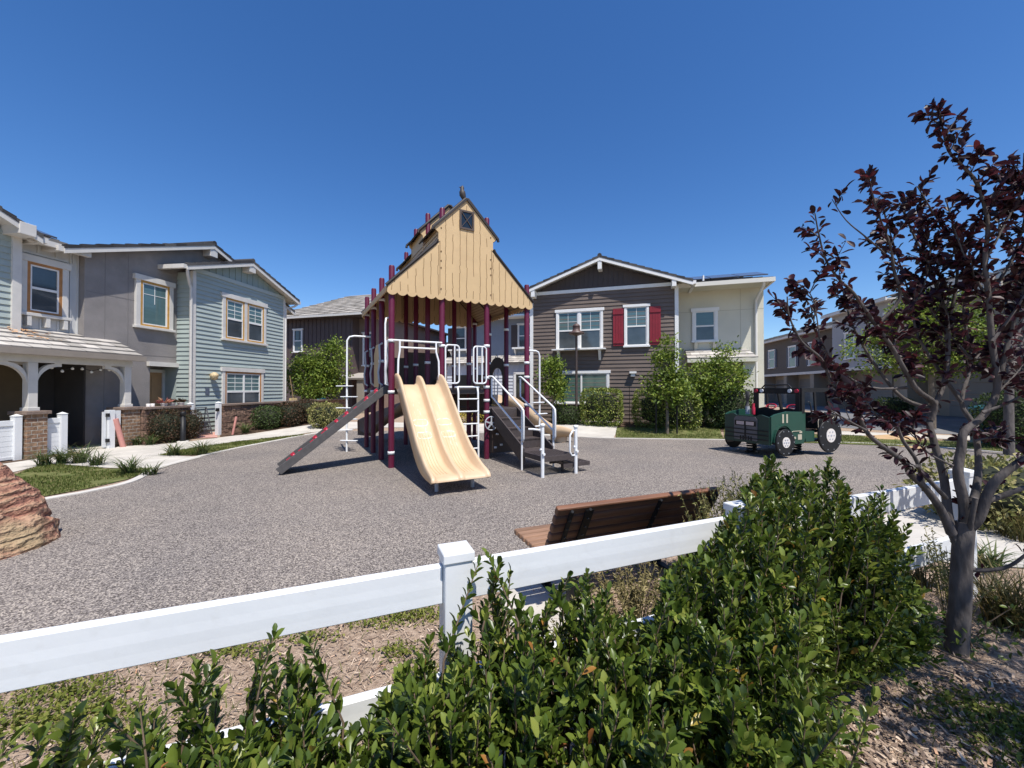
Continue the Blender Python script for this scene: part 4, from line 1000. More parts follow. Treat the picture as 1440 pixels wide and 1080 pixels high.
for sx in (-1,1):
    mb = MB()
    slab(mb,(XC+sx*1.70,-.10,3.64),(XC+sx*1.70,W3+.10,3.64),(XC+sx*.63,W3+.10,4.71),(XC+sx*.63,-.10,4.71),.02)
    r = mb.build("lower_roof", roof_m, tP)
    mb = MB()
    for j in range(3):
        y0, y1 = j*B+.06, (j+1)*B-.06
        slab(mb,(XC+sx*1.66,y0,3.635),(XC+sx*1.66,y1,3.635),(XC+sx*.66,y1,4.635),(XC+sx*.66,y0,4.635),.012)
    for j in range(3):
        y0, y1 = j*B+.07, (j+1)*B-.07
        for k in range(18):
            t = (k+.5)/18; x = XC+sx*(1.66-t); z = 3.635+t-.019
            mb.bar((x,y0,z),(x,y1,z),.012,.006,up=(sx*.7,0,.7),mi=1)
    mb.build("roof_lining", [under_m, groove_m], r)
    mb = MB(); poly = scallop(-.06, W3+.06, 3.56, .05, 22) + [(W3+.06,3.64),(-.06,3.64)]
    x = XC+sx*1.70
    mb.prism(poly, lambda p,q,c:(x-.01+c,p,q), .02); mb.build("eave_trim", tan_p, r)
# finial: a perched bird on the ridge
mb = MB(); c0 = Vector((XC-.02,.10,5.74))
mb.tube([c0+Vector((0,0,-.02)),c0+Vector((0,0,.06))], .012, 6)
mb.tube([c0+Vector((.05,0,.02)),c0+Vector((.03,0,.10)),c0+Vector((0,0,.17)),c0+Vector((-.01,0,.24)),c0+Vector((-.015,0,.28)),c0+Vector((-.01,0,.33)),c0+Vector((0,0,.375))],[.022,.05,.072,.066,.04,.045,.018],10)
mb.tube([c0+Vector((-.03,0,.34)),c0+Vector((-.085,0,.325))],[.018,.004],6)
bird = mb.build("bird_finial", M("dark_bird",(.045,.035,.03),.6), tP)
# decks
mb = MB()
for i in range(3):
    for j in range(3):
        z = 1.60 if i < 2 else 1.12
        mb.box(i*B+.05,(i+1)*B-.05,j*B+.05,(j+1)*B-.05,z-.05,z)
        for a in ((i*B+.02,(i+1)*B-.02,j*B+.0,j*B+.05),(i*B+.02,(i+1)*B-.02,(j+1)*B-.05,(j+1)*B-.0)): mb.box(a[0],a[1],a[2]+.002,a[3]-.002,z-.13,z-.008)
        for xx in (i*B+.0,(i+1)*B-.05): mb.box(xx+.002,xx+.048,j*B+.05,(j+1)*B-.05,z-.13,z-.008)
mb.build("deck", deck_m, tP)
mb = MB()
for j in range(3): mb.box(2*B-.02,2*B+.02,j*B+.06,(j+1)*B-.06,1.13,1.46)
mb.build("riser_panel", deck_m, tP)
# slides
def sweep(name, prof, sect, org, ang, mat, parent, flare=None):
    """prof: (run, z) along direction ang in xy; sect: closed list (u, h)"""
    mb = MB(); n = len(sect); rows = []
    dx, dy = math.cos(ang), math.sin(ang); nx_, ny_ = -dy, dx
    for i,(r_,z_) in enumerate(prof):
        a = prof[max(i-1,0)]; b = prof[min(i+1,len(prof)-1)]
        d = Vector((b[0]-a[0], b[1]-a[1])).normalized(); up = Vector((-d.y, d.x))
        if up.y < 0: up = -up
        hs = flare[i] if flare else 1
        for (u,h) in sect:
            hh = h*(hs if h > .02 else 1)
            rr = r_+up.x*hh; zz = z_+up.y*hh
            rows.append((org[0]+dx*rr+nx_*u, org[1]+dy*rr+ny_*u, zz))
    m = len(prof)
    mb.add(rows, [(i*n+k, i*n+(k+1)%n, (i+1)*n+(k+1)%n, (i+1)*n+k) for i in range(m-1) for k in range(n)], True)
    mb.add(rows[:n], [tuple(range(n))[::-1]]); mb.add(rows[-n:], [tuple(range(n))])
    return mb.build(name, mat, parent)
def curve(pts, n=7): return [(p.x,p.y) for p in smooth_line(pts, n)]
prof = curve([(.02,1.66),(.16,1.655),(.34,1.56),(.75,1.21),(1.2,.82),(1.55,.52),(1.85,.34),(2.15,.27),(2.42,.255),(2.50,.235),(2.52,.20)])
dbl = [(-.47,-.07),(-.475,.19),(-.46,.225),(-.435,.23),(-.415,.20),(-.40,.05),(-.36,.005),(-.075,.005),(-.045,.04),(-.035,.16),(-.02,.19),(.02,.19),(.035,.16),(.045,.04),(.075,.005),(.36,.005),(.40,.05),(.415,.20),(.435,.23),(.46,.225),(.475,.19),(.47,-.07),(.44,-.06),(.42,-.03),(-.42,-.03),(-.44,-.06)]
fl = [1 if p[0] < 1.9 else max(.18, 1-(p[0]-1.9)/.75) for p in prof]; fl[0] = .8
sl = sweep("double_slide", prof, dbl, (.53,0), -pi/2, slide_m, tP, fl)
mb = MB()
for u in (-.3,.3): mb.tube([(.53+u,-2.22,0),(.53+u,-2.22,.24)], .03, 10)
mb.build("support_leg", grey_m, sl)
mb = MB()  # moulded lines down both chutes
for u in (-.30,-.25,-.2,-.15,.15,.2,.25,.30):
    pts = [(.53+u, -p[0], p[1]+.0065) for p in prof if 1.25 < p[0] < 2.3]
    mb.tube(pts, .0035, 4)
ms = MB()
def bedz(r_):
    for (a,b),(c_,d_) in zip(prof[:-1],prof[1:]):
        if a <= r_ <= c_: return b+(d_-b)*(r_-a)/(c_-a)
    return prof[-1][1]
for u0 in (-.36,.08):
    for r0,r1 in ((.98,1.10),(1.22,1.33)):
        loop = []
        for k in range(41):
            a = 2*pi*k/40; cu, cr = math.cos(a), math.sin(a)
            uu = u0+.14+.125*(abs(cu)**.5)*(1 if cu>0 else -1)+R.uniform(-.006,.006); rr = (r0+r1)/2+(r1-r0)/2*(abs(cr)**.5)*(1 if cr>0 else -1)+R.uniform(-.006,.006)
            loop.append((uu,rr))
        for (ua,ra),(ub,rb) in zip(loop[:-1],loop[1:]):
            w_ = R.uniform(.002,.009)
            if R.random() < .18: continue
            du, dr = ub-ua, rb-ra; l_ = math.hypot(du,dr)+1e-6; nu, nr_ = -dr/l_*w_, du/l_*w_
            pts4 = [(ua-nu,ra-nr_),(ub-nu,rb-nr_),(ub+nu,rb+nr_),(ua+nu,ra+nr_)]
            ms.add([(.53+p_, -q_, bedz(q_)+.0105) for p_,q_ in pts4],[(0,1,2,3)])
    for _ in range(24):
        uu = u0+R.uniform(.05,.26); rr = R.uniform(.55,1.5); L_ = R.uniform(.02,.10); w_ = R.uniform(.001,.004)
        ms.add([(.53+p_, -q_, bedz(q_)+.0102) for p_,q_ in ((uu-w_,rr),(uu+w_,rr),(uu+w_*.5,rr+L_),(uu-w_*.5,rr+L_))],[(0,1,2,3)])
ms.build("scuff_marks", M("scuff",(.80,.72,.60),.7), sl, recalc=False)
mb.build("moulded_line", M("slide_line",(.50,.33,.17),.6), sl)
sgl = [(-.34,-.07),(-.345,.2),(-.33,.235),(-.30,.235),(-.285,.2),(-.26,.06),(-.2,.008),(.2,.008),(.26,.06),(.285,.2),(.30,.235),(.33,.235),(.345,.2),(.34,-.07),(.3,-.03),(-.3,-.03)]
prof2 = curve([(.02,1.18),(.2,1.17),(.5,1.0),(1.0,.66),(1.45,.38),(1.8,.28),(2.15,.27),(2.32,.24),(2.36,.16)])
sweep("single_slide", prof2, sgl, (W3,1.5*B), 0, slide_m, tP, [1 if p[0] < 1.9 else max(.25,1-(p[0]-1.9)/.8) for p in prof2])
mb = MB(); mb.lathe([(.24,-.0),(.26,.2),(.2,.26)], (W3+2.05,1.5*B,0), 14); mb.build("slide_foot", slide_m, tP)
# spiral slide at the back
mb = MB(); rows = []; K = 26
for k in range(K+1):
    t = k/K; a = -.25+t*2.3; r_ = .95
    c = Vector((1.58-1.0+r_*math.cos(a)*1.05, W3+.25+r_*math.sin(a)*.95, 1.45-1.2*t)); d = Vector((-math.sin(a),math.cos(a),0)); nn = Vector((math.cos(a),math.sin(a),0))
    for u,h in ((-.36,-.06),(-.38,.2),(-.35,.24),(-.31,.2),(-.25,.04),(0,0),(.25,.08),(.31,.36),(.35,.40),(.39,.36),(.37,-.06)):
        rows.append(c+nn*u+Vector((0,0,h)))
n = 11
mb.add(rows, [(i*n+k, i*n+(k+1)%n, (i+1)*n+(k+1)%n, (i+1)*n+k) for i in range(K) for k in range(n)], True)
mb.build("curved_slide", slide_b, tP)
mb = MB(); mb.box(B+.06,2*B-.06,W3-.02,W3+.03,1.62,2.62); mb.box(B+.06,2*B-.06,W3+.03,W3+.45,2.35,2.55); mb.build("slide_hood", bpan, tP)
mb = MB(); mb.box(.06,B-.06,W3-.02,W3+.02,1.62,2.45); mb.build("guard_panel", bpan, tP)
# arch hood over the single slide
mb = MB(); x = W3-.02
arch = [(B+.07,1.14),(B+.07,2.1)]+[(1.5*B-.46*math.cos(k/10*pi),2.1+.34*math.sin(k/10*pi)) for k in range(11)]+[(2*B-.07,1.14),(2*B-.2,1.14),(2*B-.2,1.95)]+[(1.5*B+.30*math.cos(k/8*pi),1.95+.2*math.sin(k/8*pi)) for k in range(9)]+[(B+.2,1.95),(B+.2,1.14)]
mb.prism(arch, lambda p,q,c:(x+c,p,q), .03); mb.build("slide_arch", bpan, tP)
# activity panel with red frame below roof, tan panel on the left side
mb = MB(); mb.prism([(1.12,1.62),(1.98,1.62),(1.98,2.40),(1.72,2.62),(1.4,2.62),(1.12,2.40)], lambda p,q,c:(-.012+c,p,q), .025); mb.build("guard_panel", tan_p, tP, bevel=.004)["label"] = "tan guard panel"
mb = MB(); mb.prism([(2.18,1.62),(3.1,1.62),(3.1,2.45),(2.18,2.45)], lambda p,q,c:(-.012+c,p,q), .025) if False else None
mb = MB(); mb.box(2*B+.08,2*B+.12,.25,.85,1.18,1.75); ap = mb.build("play_panel", tan_p, tP)
mb = MB()
for a in ((.22,.88,1.75,1.79),(.22,.88,1.14,1.18)): mb.box(2*B+.075,2*B+.125,a[0],a[1],a[2],a[3])
for y in (.22,.85): mb.box(2*B+.075,2*B+.125,y,y+.03,1.18,1.75)
mb.box(2*B+.07,2*B+.13,.25,.85,1.5,1.53); mb.build("red_frame", red_m, ap)
mb = MB(); mb.box(2*B+.07,2*B+.72,-.02,.02,.12,1.0); bp_ = mb.build("activity_panel", bpan, tP, bevel=.01)
mb = MB()
for x,z in ((.25,.55),(.45,.52),(.35,.3),(.5,.75),(.2,.25)): mb.lathe([(.001,-.02),(.035,-.02),(.035,.02),(.001,.02)], (2*B+x,-.04,z), 10)
mb.build("knob", wht_m, bp_)
# ship wheel
c = Vector((2*B+.04,-.16,.81)); mb = MB(); ring = [c+Vector((.15*math.cos(t*2*pi/24),0,.15*math.sin(t*2*pi/24))) for t in range(25)]
mb.tube(ring, .014, 6, cap=False)
for k in range(5):
    a = k*2*pi/5+.3; mb.bar(c, c+Vector((.15*math.cos(a),0,.15*math.sin(a))), .03, .02, up=(0,1,0))
mb.disc(c,(0,1,0),.04,.03,14); mb.tube([c,c+Vector((0,.14,0))],.015,8)
mb.build("steering_wheel", grey_m, tP)
# rails
def rrect(x0,x1,z0,z1,y,r=.07):
    pts = []
    for cx_,cz_,a0 in ((x1-r,z1-r,0),(x0+r,z1-r,pi/2),(x0+r,z0+r,pi),(x1-r,z0+r,1.5*pi)):
        for k in range(5): a = a0+k/4*pi/2; pts.append((cx_+r*math.cos(a),y,cz_+r*math.sin(a)))
    return pts+[pts[0]]
tr = .018
def rail(name, lines, r=tr, mat=None): return tubes(name, lines, r, mat or wht_m, tP, 8)
rail("slide_guard", [[(.02,-.06,2.56),(B-.02,-.06,2.56)],[(.15,-.07,2.42),(B-.15,-.07,2.42)],
     [(.15,-.07,2.56),(.15,-.07,2.36),(.11,-.12,2.16),(.10,-.12,1.72)],[(B-.15,-.07,2.56),(B-.15,-.07,2.36),(B-.11,-.12,2.16),(B-.10,-.12,1.72)]], .02)
for a,b,ps in ((B+.05,B+.36,B),(2*B-.36,2*B-.05,2*B)):
    rail("hand_loop", [rrect(a,b,1.70,2.52,-.09),[((a+b)/2+.05,-.09,1.71),((a+b)/2+.05,-.09,2.51)],[((a+b)/2-.07,-.09,1.71),((a+b)/2-.07,-.09,2.51)] if a > B+.5 else [(ps,-.06,2.5),(a,-.09,2.5)]])
lx0, lx1 = 1.38, 1.84
ld = rail("ladder_rail", [[(lx0,-.03,1.62),(lx0,-.10,1.60),(lx0,-.13,1.5),(lx0,-.16,0)],[(lx1,-.03,1.62),(lx1,-.10,1.60),(lx1,-.13,1.5),(lx1,-.16,0)],[(lx0-.06,-.05,1.62),(lx1+.06,-.05,1.62)]], .022)
for z in (1.36,1.09,.82,.55,.28): tubes("rung", [[(lx0,-.15,z),(lx1,-.15,z)]], .016, wht_m, ld, 8)
# left side loops and pole climber
for y in (.12, .95, 2.0, 3.0):
    rail("side_loop", [[(0,y,1.66),(-.07,y,1.72),(-.09,y,1.95),(-.05,y,2.2),(-.07,y,2.55),(0,y,2.6)]], .022, grey_m)
rail("ramp_grip", [[(-.03,.12,1.66),(-.10,.12,1.68),(-.10,.12,2.9),(-.08,.14,3.02),(0,.2,3.05)]], .02)
def pole(x, y, ztop, px_, py_, rungs, axis):
    o = rail("climbing_pole", [[(x,y,-.02),(x,y,ztop-.12),(x+(px_-x)*.1,y+(py_-y)*.1,ztop-.03),(x+(px_-x)*.3,y+(py_-y)*.3,ztop),(px_,py_,ztop)]], .024)
    for k,z in enumerate(rungs):
        m = MB(); a = axis; off = .06 if k%2 else -.06
        m.bar((x-a[0]*.22+a[0]*off,y-a[1]*.22+a[1]*off,z),(x+a[0]*.22+a[0]*off,y+a[1]*.22+a[1]*off,z),.09,.025); m.build("step", wht_m, o, bevel=.01)
    return o
pole(-.56, 2.58, 2.92, 0, 2.58, (1.65,1.38,1.10,.82,.55,.28), (.8,-.6))
pole(W3+.36, .0, 2.50, W3, 0, (1.25,.97,.68), (.9,.3))
rail("side_loop", [[(W3+.06,B*1.12,1.2),(W3+.10,B*1.12,2.4),(W3+.12,B*1.25,2.55),(W3+.10,B*1.38,2.4),(W3+.10,B*1.38,1.3)]], .014, grey_m)
rail("side_loop", [[(W3+.06,B*1.62,1.2),(W3+.10,B*1.62,2.4),(W3+.12,B*1.75,2.55),(W3+.10,B*1.88,2.4),(W3+.10,B*1.88,1.3)]], .014, grey_m)
# climbing ramp on the left
mb = MB(); y0,y1 = .22,.84; A,Bq = Vector((-1.95,0,.05)), Vector((.0,0,1.60))
d = (Bq-A).normalized(); nrm = Vector((-d.z,0,d.x))
for yy in (y0,y1-.05):
    q = [A+nrm*-.05,A+nrm*.09,Bq+nrm*.09,Bq+nrm*-.05]
    mb.add([(p.x,yy,p.z) for p in q]+[(p.x,yy+.05,p.z) for p in q],[(0,1,2,3),(7,6,5,4),(0,4,5,1),(1,5,6,2),(2,6,7,3),(3,7,4,0)])
q = [A+nrm*-.03,A+nrm*.02,Bq+nrm*.02,Bq+nrm*-.03]
mb.add([(p.x,y0+.05,p.z) for p in q]+[(p.x,y1-.05,p.z) for p in q],[(0,1,2,3),(7,6,5,4),(0,4,5,1),(1,5,6,2),(2,6,7,3),(3,7,4,0)])
rp = mb.build("climbing_ramp", ramp_m, tP, bevel=.006)
for k in range(9):
    for yy in ((y0+.13,) if k in (1,6) else (y1-.14,) if k in (4,) else (y0+.13,y1-.14)):
        t = .10+.10*k+(.03 if yy > .5 else 0); c = A.lerp(Bq,t)+nrm*.05
        m = MB(); m.lathe([(.02,-.04),(.045,-.035),(.03,.012),(.018,.022)], (0,0,0), 9)
        m.box(-.038,.038,-.012,.012,.0,.048)
        o = m.build("hand_hold", red_m, rp, bevel=.004); o.location = (c.x,yy,c.z); o.rotation_euler = (0,-math.atan2(d.z,d.x),0)
# stairs
sx0, sx1 = 2.22, 2.90
mb = MB(); N_ = 4
for k in range(N_+1):
    z = 1.12-k*.19; yb = -.02-k*.36; 
    if k < N_: mb.box(sx0+.03,sx1-.03,yb-.38,yb-.02,z-.19-.05,z-.19)
    if k < N_: mb.box(sx0+.03,sx1-.03,yb-.02,yb+.01,z-.19,z)
st = mb.build("stair_tread", deck_m, tP, bevel=.006)
for x in (sx0-.01,sx1-.02):
    m = MB(); m.prism([(0,1.16),(0,.86),(-1.42,.12),(-1.50,.12),(-1.50,.42)], lambda p,q,c:(x+c,p,q), .03); m.build("stringer", deck_m, st)
def perforated(mb, x0,x1,y0,y1,z,th,nx_,ny_):
    wx,wy = (x1-x0)/nx_,(y1-y0)/ny_; b = .38
    for i in range(nx_+1):
        xa = x0+i*wx-wx*b/2; mb.box(max(x0,xa),min(x1,xa+wx*b),y0,y1,z-th,z)
    for j in range(ny_+1):
        ya = y0+j*wy-wy*b/2
        for i in range(nx_): mb.box(x0+i*wx+wx*b/2,x0+(i+1)*wx-wx*b/2,max(y0,ya),min(y1,ya+wy*b),z-th+.003,z-.003)
mb = MB(); perforated(mb, 2.24,2.90,-2.16,-1.52,.36,.035,9,9)
for a in ((2.20,2.24,-2.2,-1.5),(2.90,2.94,-2.2,-1.5),(2.24,2.9,-2.2,-2.16),(2.24,2.9,-1.52,-1.5)): mb.box(a[0],a[1],a[2],a[3],.27,.362)
mb.build("transfer_platform", deck_m, tP)
mb = MB(); perforated(mb, 2.70,3.28,-2.12,-1.72,.19,.03,7,5); mb.box(2.68,3.30,-2.16,-2.12,.12,.192); mb.box(2.68,3.3,-1.72,-1.68,.12,.192); mb.box(3.28,3.30,-2.12,-1.72,.12,.19)
mb.tube([(2.8,-1.95,0),(2.8,-1.95,.15)],.03,8); mb.tube([(3.15,-1.95,0),(3.15,-1.95,.15)],.03,8); mb.build("transfer_step", deck_m, tP)
for x in (2.19,2.93):
    rail("handrail", [[(x if x > 2.5 else x-.06,-.05,1.86),(x,-.12,1.86),(x,-.2,1.83),(x,-1.44,1.22),(x,-1.52,1.16),(x,-1.53,1.05),(x,-1.53,.62),(x,-1.50,.56),(x,-1.46,.6)],[(x,-.1,1.82),(x,-.1,1.40),(x,-.16,1.38),(x,-1.44,.74)],[(x,-1.46,1.18),(x,-1.46,-.02)]], .02)
for x,h in ((2.19,.92),(2.93,.86)):
    o = rail("transfer_post", [[(x,-2.2,-.02),(x,-2.2,h)]], .033)
    m = MB(); m.lathe([(.045,h),(.05,h+.015),(.045,h+.035),(.02,h+.045)], (x,-2.2,0), 12); m.build("cap", wht_m, o)
    m = MB(); m.disc((x,-2.235,.42),(0,1,0),.025,.05,10); m.disc((x-.03,-2.2,.5),(1,0,0),.02,.05,10); m.build("rivet", wht_m, o)
rail("transfer_grip", [[(2.93,-2.2,.80),(2.86,-2.2,.80),(2.80,-2.2,.72),(2.79,-2.2,.42),(2.84,-2.2,.34),(2.93,-2.2,.34)]], .018)
rail("transfer_grip", [[(2.19,-2.2,.84),(2.05,-2.1,.86),(1.98,-2.06,.86)]], .018)

# ------------------------------------------------------------------ spring tractor (local x front->rear, y across, z up)
tractor_g = M("tractor_green", (.011,.056,.036), .45, .06, 3, spec=.5)
edge_m = M("pale_edge", (.45,.40,.30), .6)
TH = math.radians(20)
tT = thing("spring_tractor", "green toy tractor spring rider with black cab frame and white wheel hubs", "spring rider", (5.83,8.99,.006), TH)
WT = 1.2
side = [(0,.30),(0,.95),(.12,1.0),(.5,1.06),(1.12,1.04),(1.12,.42),(1.05,.30),(.70,.30),(.66,.5),(.52,.66),(.36,.70),(.2,.66),(.06,.5)]
for y in (0, WT):
    mb = MB(); mb.prism(side, lambda p,q,c:(p,y-.02+c,q), .04); s_ = mb.build("side_panel", tractor_g, tT, bevel=.004)
    yo = y-.028 if y == 0 else y+.028
    mb = MB()
    for x in (.34,.47): mb.box(x,x+.05,min(yo,y),max(yo,y),.80,1.0)
    mb.box(.66,.78,min(yo,y),max(yo,y),.42,.47); mb.box(.85,.98,min(yo,y),max(yo,y),.40,.52); mb.box(.9,.99,min(yo,y),max(yo,y),.55,.59)
    mb.tube([(.62,yo,.56),(.68,yo,.60),(.95,yo,.60)],.008,5)
    mb.build("trim_plate", edge_m, s_)
    mb = MB(); ring = [(.36+.31*math.cos(a),.37+.38*math.sin(a)) for a in [pi*k/12 for k in range(13)]]; 
    for a,b in zip(ring[:-1],ring[1:]): mb.bar((a[0],yo,a[1]),(b[0],yo,b[1]),.05,.02)
    mb.build("fender_arch", tractor_g, s_)
    sg = -1 if y == 0 else 1
    for wx,wz_,wr in ((.36,.365,.30),(1.88,.465,.41)):
        c = Vector((wx,y+sg*.07,wz_)); mb = MB(); mb.disc(c,(0,1,0),wr,.055,36,bev=.012); wnode = mb.build("wheel", black_m, tT)
        mb = MB(); mb.disc(c+Vector((0,sg*.03,0)),(0,1,0),wr*.40,.016,24); hb = mb.build("hub", M("hub_white_%d_%d" % (int(wx*100), int(y*10)),(.72,.66,.60),.5), wnode)
        mb = MB()
        for k in range(6): a = k*pi/3; mb.disc(c+Vector((wr*.24*math.cos(a),sg*.040,wr*.24*math.sin(a))),(0,1,0),.018,.012,8)
        mb.disc(c+Vector((0,sg*.040,0)),(0,1,0),.025,.012,10)
        for k in range(10): a = k*pi/5; mb.disc(c+Vector((wr*.86*math.cos(a),sg*.029,wr*.86*math.sin(a))),(0,1,0),.010,.008,6)
        mb.build("lug_nut", grey_m, hb)
    # rear fender and rear side
    mb = MB(); mb.prism([(1.58,.45),(1.55,.80),(1.62,.98),(1.75,1.02),(2.12,1.00),(2.18,.90),(2.25,.5),(2.2,.42)], lambda p,q,c:(p,y-.015+c,q), .03); fd = mb.build("rear_fender", black_m, tT)
    mb = MB(); mb.tube([(1.56,yo,.5),(1.54,yo,.80),(1.61,yo,.98),(1.74,yo,1.02)],.008,6); mb.tube([(1.62,yo,.62),(1.70,yo,.80),(1.88,yo,.90),(2.06,yo,.86),(2.14,yo,.92)],.007,6); mb.build("edge_trim", edge_m, fd)
    # cab side frame
    mb = MB(); mb.box(1.0,1.10,y-.02,y+.02,1.0,1.60); mb.box(1.1,1.95,y-.02,y+.02,1.50,1.60)
    mb.prism([(1.85,1.5),(1.95,1.5),(2.05,1.0),(1.97,1.0)], lambda p,q,c:(p,y-.02+c,q), .04); mb.prism([(1.42,1.5),(1.48,1.5),(1.52,1.0),(1.46,1.0)], lambda p,q,c:(p,y-.02+c,q), .03); mb.build("cab_frame", black_m, tT)
    mb = MB(); mb.tube([(1.16,yo-.02*1,1.28),(1.18,yo+sg*.06,1.26),(1.2,yo+sg*.07,1.1),(1.2,yo+sg*.07,.84),(1.16,yo+sg*.02,.80)],.014,7); mb.build("grab_handle", black_m, tT)
mb = MB(); mb.prism([(0.02,.30),(WT-.02,.30),(WT-.02,.93),(WT-.2,.98),(WT*.78,.98),(WT*.72,.945),(WT*.28,.945),(WT*.22,.98),(.2,.98),(.02,.93)], lambda p,q,c:(-.02+c,p,q), .04); fp = mb.build("front_panel", M("dark_green",(.012,.04,.03),.5), tT)
gm = M("grille_grey",(.10,.10,.11),.5,.1,9)
mb = MB(); mb.prism([(.30,.36),(.92,.36),(.92,.86),(.86,.92),(.36,.92),(.30,.86)], lambda p,q,c:(-.035+c,p,q), .015); gr = mb.build("grille", gm, fp)
mb = MB(); mb.box(-.045,-.0355,.33,.89,.70,.82); 
for z in (.5,.6): mb.box(-.045,-.0355,-.0+.02,WT-.02,z,z+.025)
mb.box(-.046,-.0355,.59,.63,.38,.70); mb.box(-.045,-.0355,.02,WT-.02,.40,.42)
for k in range(5): mb.box(-.047,-.0355,.44+.07*k,.47+.07*k,.36,.46)
mb.build("grille_bar", black_m, gr)
for y in (.38,.64): simple("headlight", lambda m: m.box(-.052,-.0455,y,y+.2,.72,.80), M("lamp_pink_%d" % int(y*100),(.50,.40,.38),.5), fp, bevel=.0)
# windscreen frame with lamps
mb = MB(); mb.box(.98,1.02,.05,WT-.05,1.46,1.60); mb.box(.98,1.02,.02,.12,.86,1.46); mb.box(.98,1.02,WT-.12,WT-.02,.86,1.46); mb.prism([(.12,.86),(WT-.12,.86),(WT-.12,1.08),(.9,1.12),(.6,1.05),(.3,1.12),(.12,1.08)], lambda p,q,c:(.98+c,p,q), .04)
wf = mb.build("windscreen_frame", black_m, tT)
for y,mm in ((.08,red_m),(.24,wht_m),(WT-.24,wht_m),(WT-.08,red_m)):
    m = MB(); m.disc((.965,y,1.53),(1,0,0),.045,.03,16); m.build("roof_lamp", mm, wf)
mb = MB(); mb.tube([(1.0,.22,1.60),(1.0,.30,1.68),(1.0,WT-.30,1.68),(1.0,WT-.22,1.60)],.018,8); mb.build("roof_bar", black_m, wf)
mb = MB(); mb.lathe([(.05,.95),(.05,1.14)],(.42,.92,0),14); ex = mb.build("exhaust_stack", grey_m, tT)
mb = MB(); mb.lathe([(.05,1.14),(.03,1.2),(.03,1.3),(.048,1.31),(.05,1.52)],(.42,.92,0),14); mb.build("upper_pipe", ramp_m, ex)
mb = MB(); mb.lathe([(.04,.95),(.045,1.1),(.03,1.15),(.035,1.22)],(.42,.76,0),12); mb.build("red_canister", red_m, tT)
for y in (.33,.87):
    c = Vector((1.18,y,1.10)); ring = [c+Vector((.05*math.cos(a),.13*math.sin(a),.10*math.cos(a)*.6+.03)) for a in [2*pi*k/20 for k in range(21)]]
    mb = MB(); mb.tube(ring,.016,6,cap=False); mb.tube([c,c+Vector((-.15,0,-.1))],.014,6); mb.bar(c+Vector((0,-.12,.03)),c+Vector((0,.12,.03)),.02,.02); mb.build("steering_wheel", red_m, tT)
mb = MB(); mb.box(1.35,1.75,.12,WT-.12,.52,.60); mb.box(1.72,1.80,.12,WT-.12,.60,1.0); mb.build("seat", black_m, tT, bevel=.02)
mb = MB(); mb.box(1.12,1.9,.04,WT-.04,.32,.37); mb.box(.05,1.12,.04,WT-.04,.34,.38); mb.build("floor_plate", black_m, tT)
mb = MB(); mb.box(1.12,1.42,-.02,.02,.34,.58); mb.build("step_panel", tractor_g, tT)
for x,y in ((.38,.78),(1.55,.50)):
    pts = [(x+.095*math.cos(a),y+.095*math.sin(a),.03+.30*a/(2*pi*5)) for a in [2*pi*5*k/90 for k in range(91)]]
    mb = MB(); mb.tube(pts,.024,7); mb.disc((x,y,.02),(0,0,1),.15,.03,18); mb.build("spring", black_m, tT)

# ------------------------------------------------------------------ bench
BU = Vector((.93,.368,0)).normalized(); BA = math.atan2(BU.y,BU.x)
bo = P(785,712,2.53); 
tN = thing("bench", "brown slatted wooden bench with black metal straps facing the playground", "bench", (bo.x,bo.y,.02), BA)
slat_m = M("bench_slat",(.20,.088,.045),.5,.35,5,.15,60,stretch=(.3,4,4))
slat_t = M("bench_slat_worn",(.27,.155,.095),.55,.35,5,.15,60,stretch=(.3,4,4))
BL = 1.40
mb = MB()
for k in range(6):
    ca, sa = math.cos(math.radians(28)), math.sin(math.radians(28)); u0, u1 = .074*k, .074*k+.064
    q = [(.0+sa*u0, .81-ca*u0),(sa*u1, .81-ca*u1),(sa*u1+ca*.042, .81-ca*u1+sa*.042),(sa*u0+ca*.042, .81-ca*u0+sa*.042)]
    mb.prism(q, lambda p_,q_,c: (c,p_,q_), BL)
mb.build("backrest", slat_m, tN, bevel=.012)
mb = MB()
for k in range(7):
    y = .26+.074*k; mb.box(-.0,BL,y,y+.056,.40,.445)
mb.build("seat", slat_t, tN, bevel=.012)
for x,w_ in ((.10,.03),(.235,.06),(.82,.03),(1.35,.06)):
    mb = MB(); mb.bar((x,-.008,.85),(x,.185,.36),w_,.012,up=(1,0,0)) if False else mb.prism([(-.006,.785),(.006,.785),(.232,.365),(.218,.365)], lambda p,q,c:(x-w_/2+c,p,q), w_)
    for k in range(6): mb.disc((x,.0347*k+.002,(.785-.0653*k)),(0,.88,-.47),.010,.02,8)
    mb.build("strap", black_m, tN)
for x in (.235,1.35):
    mb = MB(); mb.box(x-.03,x+.03,.18,.72,.36,.40); mb.box(x-.03,x+.03,.22,.27,0,.36); mb.box(x-.03,x+.03,.62,.67,0,.36); mb.box(x-.03,x+.03,.16,.74,0,.02); mb.build("leg", black_m, tN)

